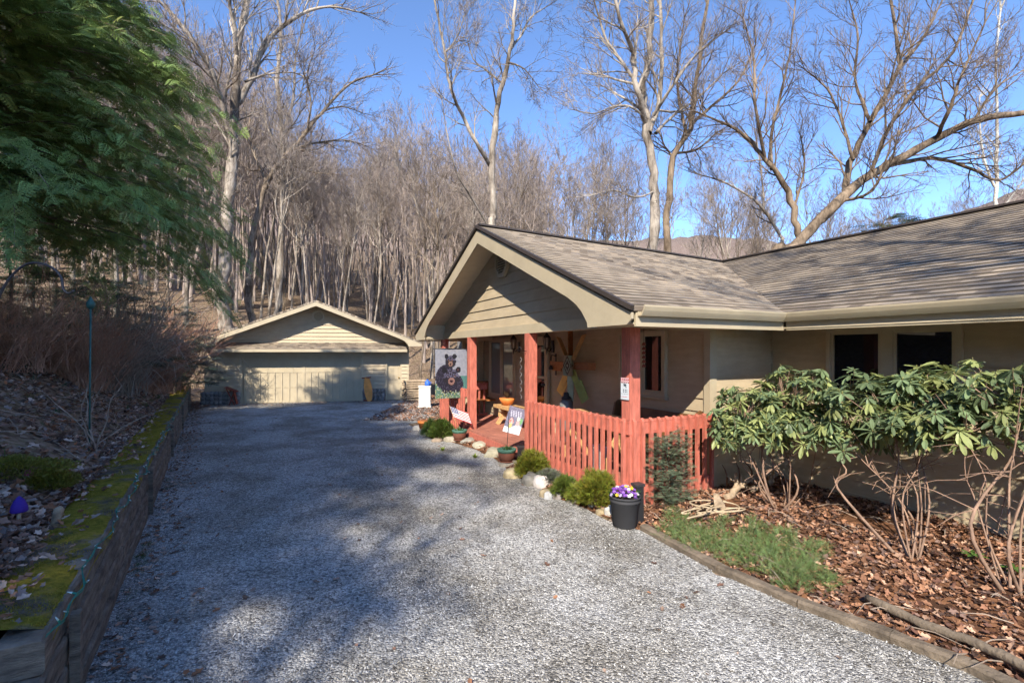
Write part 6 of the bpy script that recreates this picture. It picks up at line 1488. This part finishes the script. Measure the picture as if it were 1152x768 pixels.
# a low leafy sprout at their feet
for i, (x, y) in enumerate([(1095, 625), (1140, 640)]):
    g = gpx(x, y, .2); rs = np.random.RandomState(i); n = 7; D = np.stack([np.cos(np.arange(n) * .9), np.sin(np.arange(n) * .9), rs.uniform(.1, .5, n)], 1); V, Fc, C = tile(LV, LF, basis(D, np.zeros(n), np.full(n, .8)), np.tile(np.array(g), (n, 1)), np.tile(np.array([[.10, .19, .04]]), (n, 1)))
    tag(nmesh('leafy_sprout', V, Fc, 'leafy', cols=C), ['bright leafy sprout at the foot of the leaning stems', 'leafy sprout lowest at the right edge'][i], 'plant')
# ------------------------------------------------------------------ leaf litter, gravel stones, sticks
def leaf_litter_template():
    V = np.array([[-.5, 0, 0], [-.25, -.24, .07], [-.05, -.18, .03], [.15, -.33, .10], [.3, -.12, .02], [.55, 0, .09], [.3, .14, .04], [.12, .34, .11], [-.05, .17, .02], [-.28, .22, .08], [0, 0, -.04]])
    Fc = [[i, (i + 1) % 10, 10] for i in range(10)]; return V, np.array(Fc)
TV, TF = leaf_litter_template()
def scatter_leaves(name, pts, cols, s0, s1, label, seed, tilt=.45):
    rs = np.random.RandomState(seed); O = np.array(pts); n = len(O); ci = rs.randint(0, len(cols), n); C0_ = np.array(cols)[ci] * rs.uniform(.6, 1.4, (n, 1))
    sc = np.ones(n); Mt = rotmats(n, tilt, (s0, s1), rs); Mt = Mt * np.array([1, 1, 1]); V, Fc, C = tile(TV, TF, Mt, O, C0_); tag(nmesh(name, V, Fc, 'litter', cols=C, origin=(0, 0, 0)), label, 'leaf litter', kind='stuff')
BR = [tuple(min(1, x * 1.3) for x in c) for c in [(.25, .155, .115), (.17, .10, .075), (.33, .23, .175), (.42, .32, .26), (.11, .075, .06), (.29, .14, .08), (.22, .18, .165)]]
OR = [(.30, .155, .09), (.22, .115, .07), (.36, .20, .125), (.12, .062, .045), (.42, .27, .19), (.08, .05, .04), (.27, .14, .09), (.18, .12, .10)]; OR = [tuple(x * 1.2 for x in c) for c in OR]
rs = np.random.RandomState(4); pts = []
while len(pts) < 15000:
    s = -3 + 18 * rs.rand() ** 1.8; d = .46 + 4.2 * rs.rand() ** 1.4; p = WL(s, d)
    if noise.noise(Vector((p.x * 1.1, p.y * 1.1, 3))) + rs.normal(0, .3) < -.22: continue
    pts.append((p.x, p.y, H(p.x, p.y) + rs.uniform(.0, .045)))
scatter_leaves('bank_leaf_litter', pts, BR, .06, .13, 'brown fallen leaves covering the bank above the retaining wall', 1)
pts = []
for k in range(600):
    s = -.6 + 12 * rs.rand() ** 1.5; d = .08 + .5 * rs.rand() ** .5; p = WL(s, d); pts.append((p.x, p.y, .70 + rs.uniform(0, .03) + (.03 if d > .2 else 0)))
scatter_leaves('wall_top_leaves', pts, BR, .04, .09, 'dry leaves and crumbs caught on the mossy wall top', 2)
pts = []
while len(pts) < 24000:
    if rs.rand() < .86:
        a = -8.5 + 9.0 * (1 - rs.rand() ** 1.6); b_ = rs.uniform(-2.2, 2.66); p = PG(a, b_)
        e = min((math.hypot(p.x - ex, p.y - ey), ex, ey) for ex, ey in BEDEDGE[::3])
        # must be on the house side of the edging
        inside = False
        for (x0, y0), (x1, y1) in zip(EDGELINE, EDGELINE[1:]):
            if y1 <= p.y <= y0: inside = p.x > x0 + (x1 - x0) * (p.y - y0) / (y1 - y0) + .07
        if p.y > 5.86: inside = toH(p.x, p.y)[0] < -.06 and toH(p.x, p.y)[1] > -.30
        if not inside or p.y < 1: continue
        if noise.noise(Vector((p.x * 1.3, p.y * 1.3, 8))) < -.42: continue
    else:
        k = rs.randint(0, len(ROCKLINE) - 3); x0, y0 = ROCKLINE[k + 1]; t = rs.rand(); x1, y1 = ROCKLINE[k + 2]; p = Vector((x0 + (x1 - x0) * t + rs.uniform(.05, .5), y0 + (y1 - y0) * t + rs.uniform(.02, .2), 0))
        if toH(p.x, p.y)[1] > -.08: continue
    pts.append((p.x, p.y, BEDZ(p.x, p.y) + rs.uniform(0, .035)))
scatter_leaves('bed_leaf_litter', pts, OR, .028, .088, 'rust-coloured fallen leaves under the rhododendrons', 3)
pts = []
for k in range(2600):
    r_k = rs.rand()
    if r_k < .45: p = WL(20 * rs.rand() ** .8 - 1, -abs(rs.normal(0, .28)) - .02)
    elif r_k < .75: p = G(rs.uniform(-.4, 9.5), -abs(rs.normal(0, .7)) - .05); 
    else: p = Vector((rs.uniform(-9, 3.4), rs.uniform(2.4, 19), 0))
    if toH(p.x, p.y)[1] > -.5 and toH(p.x, p.y)[0] > -6 and r_k >= .75: continue
    pts.append((p.x, p.y, .018 + rs.uniform(0, .012)))
scatter_leaves('drive_leaf_litter', pts, BR[:5] + OR[:2], .03, .085, 'scattered dead leaves blown over the gravel drive', 5, .25)
pts = []
for k in range(5000):
    p = Vector((rs.uniform(-4.6, -1.6), rs.uniform(15, 24), 0)); g_ = p - G0
    if g_.dot(GV) > -.3 and g_.dot(GU) < 8.2: continue
    pts.append((p.x, p.y, .02))
for k in range(4000): p = G(rs.uniform(-2.2, .3), rs.uniform(-3.0, 1.0)); pts.append((p.x, p.y, H(p.x, p.y) + .02))
scatter_leaves('yard_leaf_litter', pts, BR + OR[:3], .06, .12, 'drifts of dead leaves around the garage corners', 6, .3)
# loose gravel stones near the camera
oct_ = np.array([[1, 0, 0], [0, 1, 0], [-1, 0, 0], [0, -1, 0], [0, 0, .7], [0, 0, -.5], ]) ; TFo = np.array([[0, 1, 4], [1, 2, 4], [2, 3, 4], [3, 0, 4], [1, 0, 5], [2, 1, 5], [3, 2, 5], [0, 3, 5]])
n = 90000; Yp = 2.3 + 9.5 * rs.rand(n) ** 1.7; X = rs.uniform(-1.06, 1.0, n) * (Yp + .3); ok = np.ones(n, bool)
ok &= ((X - W0.x) * WN.x + (Yp - W0.y) * WN.y) < -.02
for i in range(n):
    if ok[i]:
        y = Yp[i]; xr = 9
        for (x0, y0), (x1, y1) in zip(right[3:], right[4:]):
            if min(y0, y1) <= y <= max(y0, y1): xr = min(xr, x0 + (x1 - x0) * (y - y0) / (y1 - y0 + 1e-9))
        if X[i] > xr - .06 + .05 * math.sin(i): ok[i] = False
X, Yp = X[ok], Yp[ok]; n = len(X); g = rs.choice([.22, .32, .38, .42, .48, .60], n)[:, None] * np.array([[1, .99, .97]]) * rs.uniform(.85, 1.1, (n, 1))
nzv = np.array([noise.noise(Vector((x * .8, y * .8, 4))) + .6 * noise.noise(Vector((x * 2.4, y * 2.4, 7))) for x, y in zip(X, Yp)]); trk = np.sin((X * WDIR[0] + Yp * WDIR[1]) * 3.6)
keep = rs.rand(n) < np.clip(.72 + .9 * nzv + .22 * trk, .06, 1); X, Yp, g, nzv = X[keep], Yp[keep], g[keep], nzv[keep]; n = len(X); g = g * np.clip(1 + .35 * nzv, .65, 1.25)[:, None]
Mt = rotmats(n, .6, (.005, .0105), rs) * np.array([1, .75, .65])[None, None, :]
V, Fc, C = tile(oct_, TFo, Mt, np.stack([X, Yp, np.full(n, .015) + rs.uniform(-.002, .005, n)], 1), g)
tag(nmesh('loose_gravel', V, Fc, 'pebble', cols=C, origin=(0, 0, 0)), 'loose angular grey gravel stones on the drive', 'gravel', kind='stuff')
# green tufts, weeds at the wall foot and over the bank
pts = []; Dn = []; Cc = []
def tuft(p, n, L, col):
    for k in range(n): pts.append((p[0] + rs.normal(0, .03), p[1] + rs.normal(0, .03), p[2])); Dn.append((rs.normal(0, .6), rs.normal(0, .6), 1)); Cc.append(np.array(col) * rs.uniform(.6, 1.4)); Ls.append(L * rs.uniform(.6, 1.3))
Ls = []
for k in range(110):
    s = rs.uniform(-.5, 14); d = rs.uniform(.6, 4); p = WL(s, d); tuft((p.x, p.y, H(p.x, p.y)), rs.randint(6, 20), .12, [(.05, .11, .05), (.09, .14, .03), (.12, .13, .05)][k % 3])
for k in range(30): p = WL(rs.choice([1.6, 2.0, 2.4, 5.5]) + rs.normal(0, .35), -.06 - abs(rs.normal(0, .04))); tuft((p.x, p.y, .02), 10, .05, (.06, .12, .03))
TB = np.array([[0, -.03, 0], [.5, -.025, 0], [1, 0, -.15], [.5, .025, 0], [0, .03, 0]]); TBF = np.array([[0, 1, 3, 4], [1, 2, 3, 3]]); TBF = np.array([[0, 1, 3], [0, 3, 4], [1, 2, 3]])
V, Fc, C = tile(TB, TBF, basis(np.array(Dn), rs.uniform(0, 3, len(Dn)), np.array(Ls)), np.array(pts), np.array(Cc)); tag(nmesh('bank_grass', V, Fc, 'leafy', cols=C, origin=(0, 0, 0)), 'sparse green tufts of grass and weeds on the bank', 'grass', kind='stuff')
# fallen sticks on the bank
m = MB()
for k in range(170):
    p = PG(rs.uniform(-6, 0), rs.uniform(-1.2, 2.5)); L = rs.uniform(.1, .4)
    if toH(p.x, p.y)[1] < -.1 and p.x < 2.6: continue
    th = rs.uniform(0, 6.28); q = p + Vector((math.cos(th), math.sin(th), 0)) * L; p.z = BEDZ(p.x, p.y) + .03; q.z = p.z + .03; m.tube([p, p.lerp(q, .5) + Vector((0, .02, .02)), q], [.005, .004, .002], 4)
for k in range(150):
    s = rs.uniform(-1, 12); d = rs.uniform(.6, 4.5); p = WL(s, d); L = rs.uniform(.2, .9); th = rs.uniform(0, 6.28); q = p + Vector((math.cos(th), math.sin(th), 0)) * L; p.z = H(p.x, p.y) + .03; q.z = H(q.x, q.y) + rs.uniform(.03, .12); md = p.lerp(q, .5) + Vector((rs.normal(0, .03), rs.normal(0, .03), .03)); m.tube([p, md, q], [.006, .005, .002], 4)
tag(m.build('fallen_twigs', 'twigpale', origin=(0, 0, 0)), 'fallen grey twigs strewn over the leafy bank and bed', 'twigs', kind='stuff')
# ------------------------------------------------------------------ world, sun, camera
w = bpy.data.worlds.new('World'); SC.world = w; w.use_nodes = True; nt = w.node_tree; bg = nt.nodes['Background']
sky = nt.nodes.new('ShaderNodeTexSky'); sky.sky_type = 'NISHITA'; sky.sun_disc = False; EL = 37.8; AZ = math.atan2(-.21, -.978)
sky.sun_elevation = R(EL); sky.sun_rotation = AZ % (2 * math.pi); sky.altitude = 4000; sky.air_density = 1.0; sky.dust_density = .0; sky.ozone_density = 5.0
nt.links.new(sky.outputs[0], bg.inputs[0]); bg.inputs[1].default_value = SKY
sd = bpy.data.lights.new('sun', 'SUN'); so_ = bpy.data.objects.new('sun', sd); COL.objects.link(so_); sd.energy = SUN; sd.angle = R(.55); sd.color = (1.0, .91, .77)
so_.rotation_euler = Vector((.21 * math.cos(R(EL)), .978 * math.cos(R(EL)), -math.sin(R(EL)))).to_track_quat('-Z', 'Y').to_euler(); so_.location = (-3, -12, 14)
cd = bpy.data.cameras.new('camera'); cam = bpy.data.objects.new('camera', cd); COL.objects.link(cam); cam.location = (0, 0, CAMZ); cam.rotation_euler = (R(90), 0, 0)
cd.sensor_width = 36; cd.lens = 36 * F / 1152; cd.shift_y = 11 / 1152; cd.clip_start = .05; cd.clip_end = 3000; SC.camera = cam
SC.view_settings.view_transform = 'Standard'; SC.view_settings.look = 'None'; SC.view_settings.gamma = 1; SC.view_settings.exposure = EXPO; SC.view_settings.use_curve_mapping = False
SC.cycles.max_bounces = 4; SC.cycles.diffuse_bounces = 4; SC.cycles.glossy_bounces = 2; SC.cycles.transmission_bounces = 2; SC.cycles.use_adaptive_sampling = True; SC.cycles.adaptive_threshold = 0.03
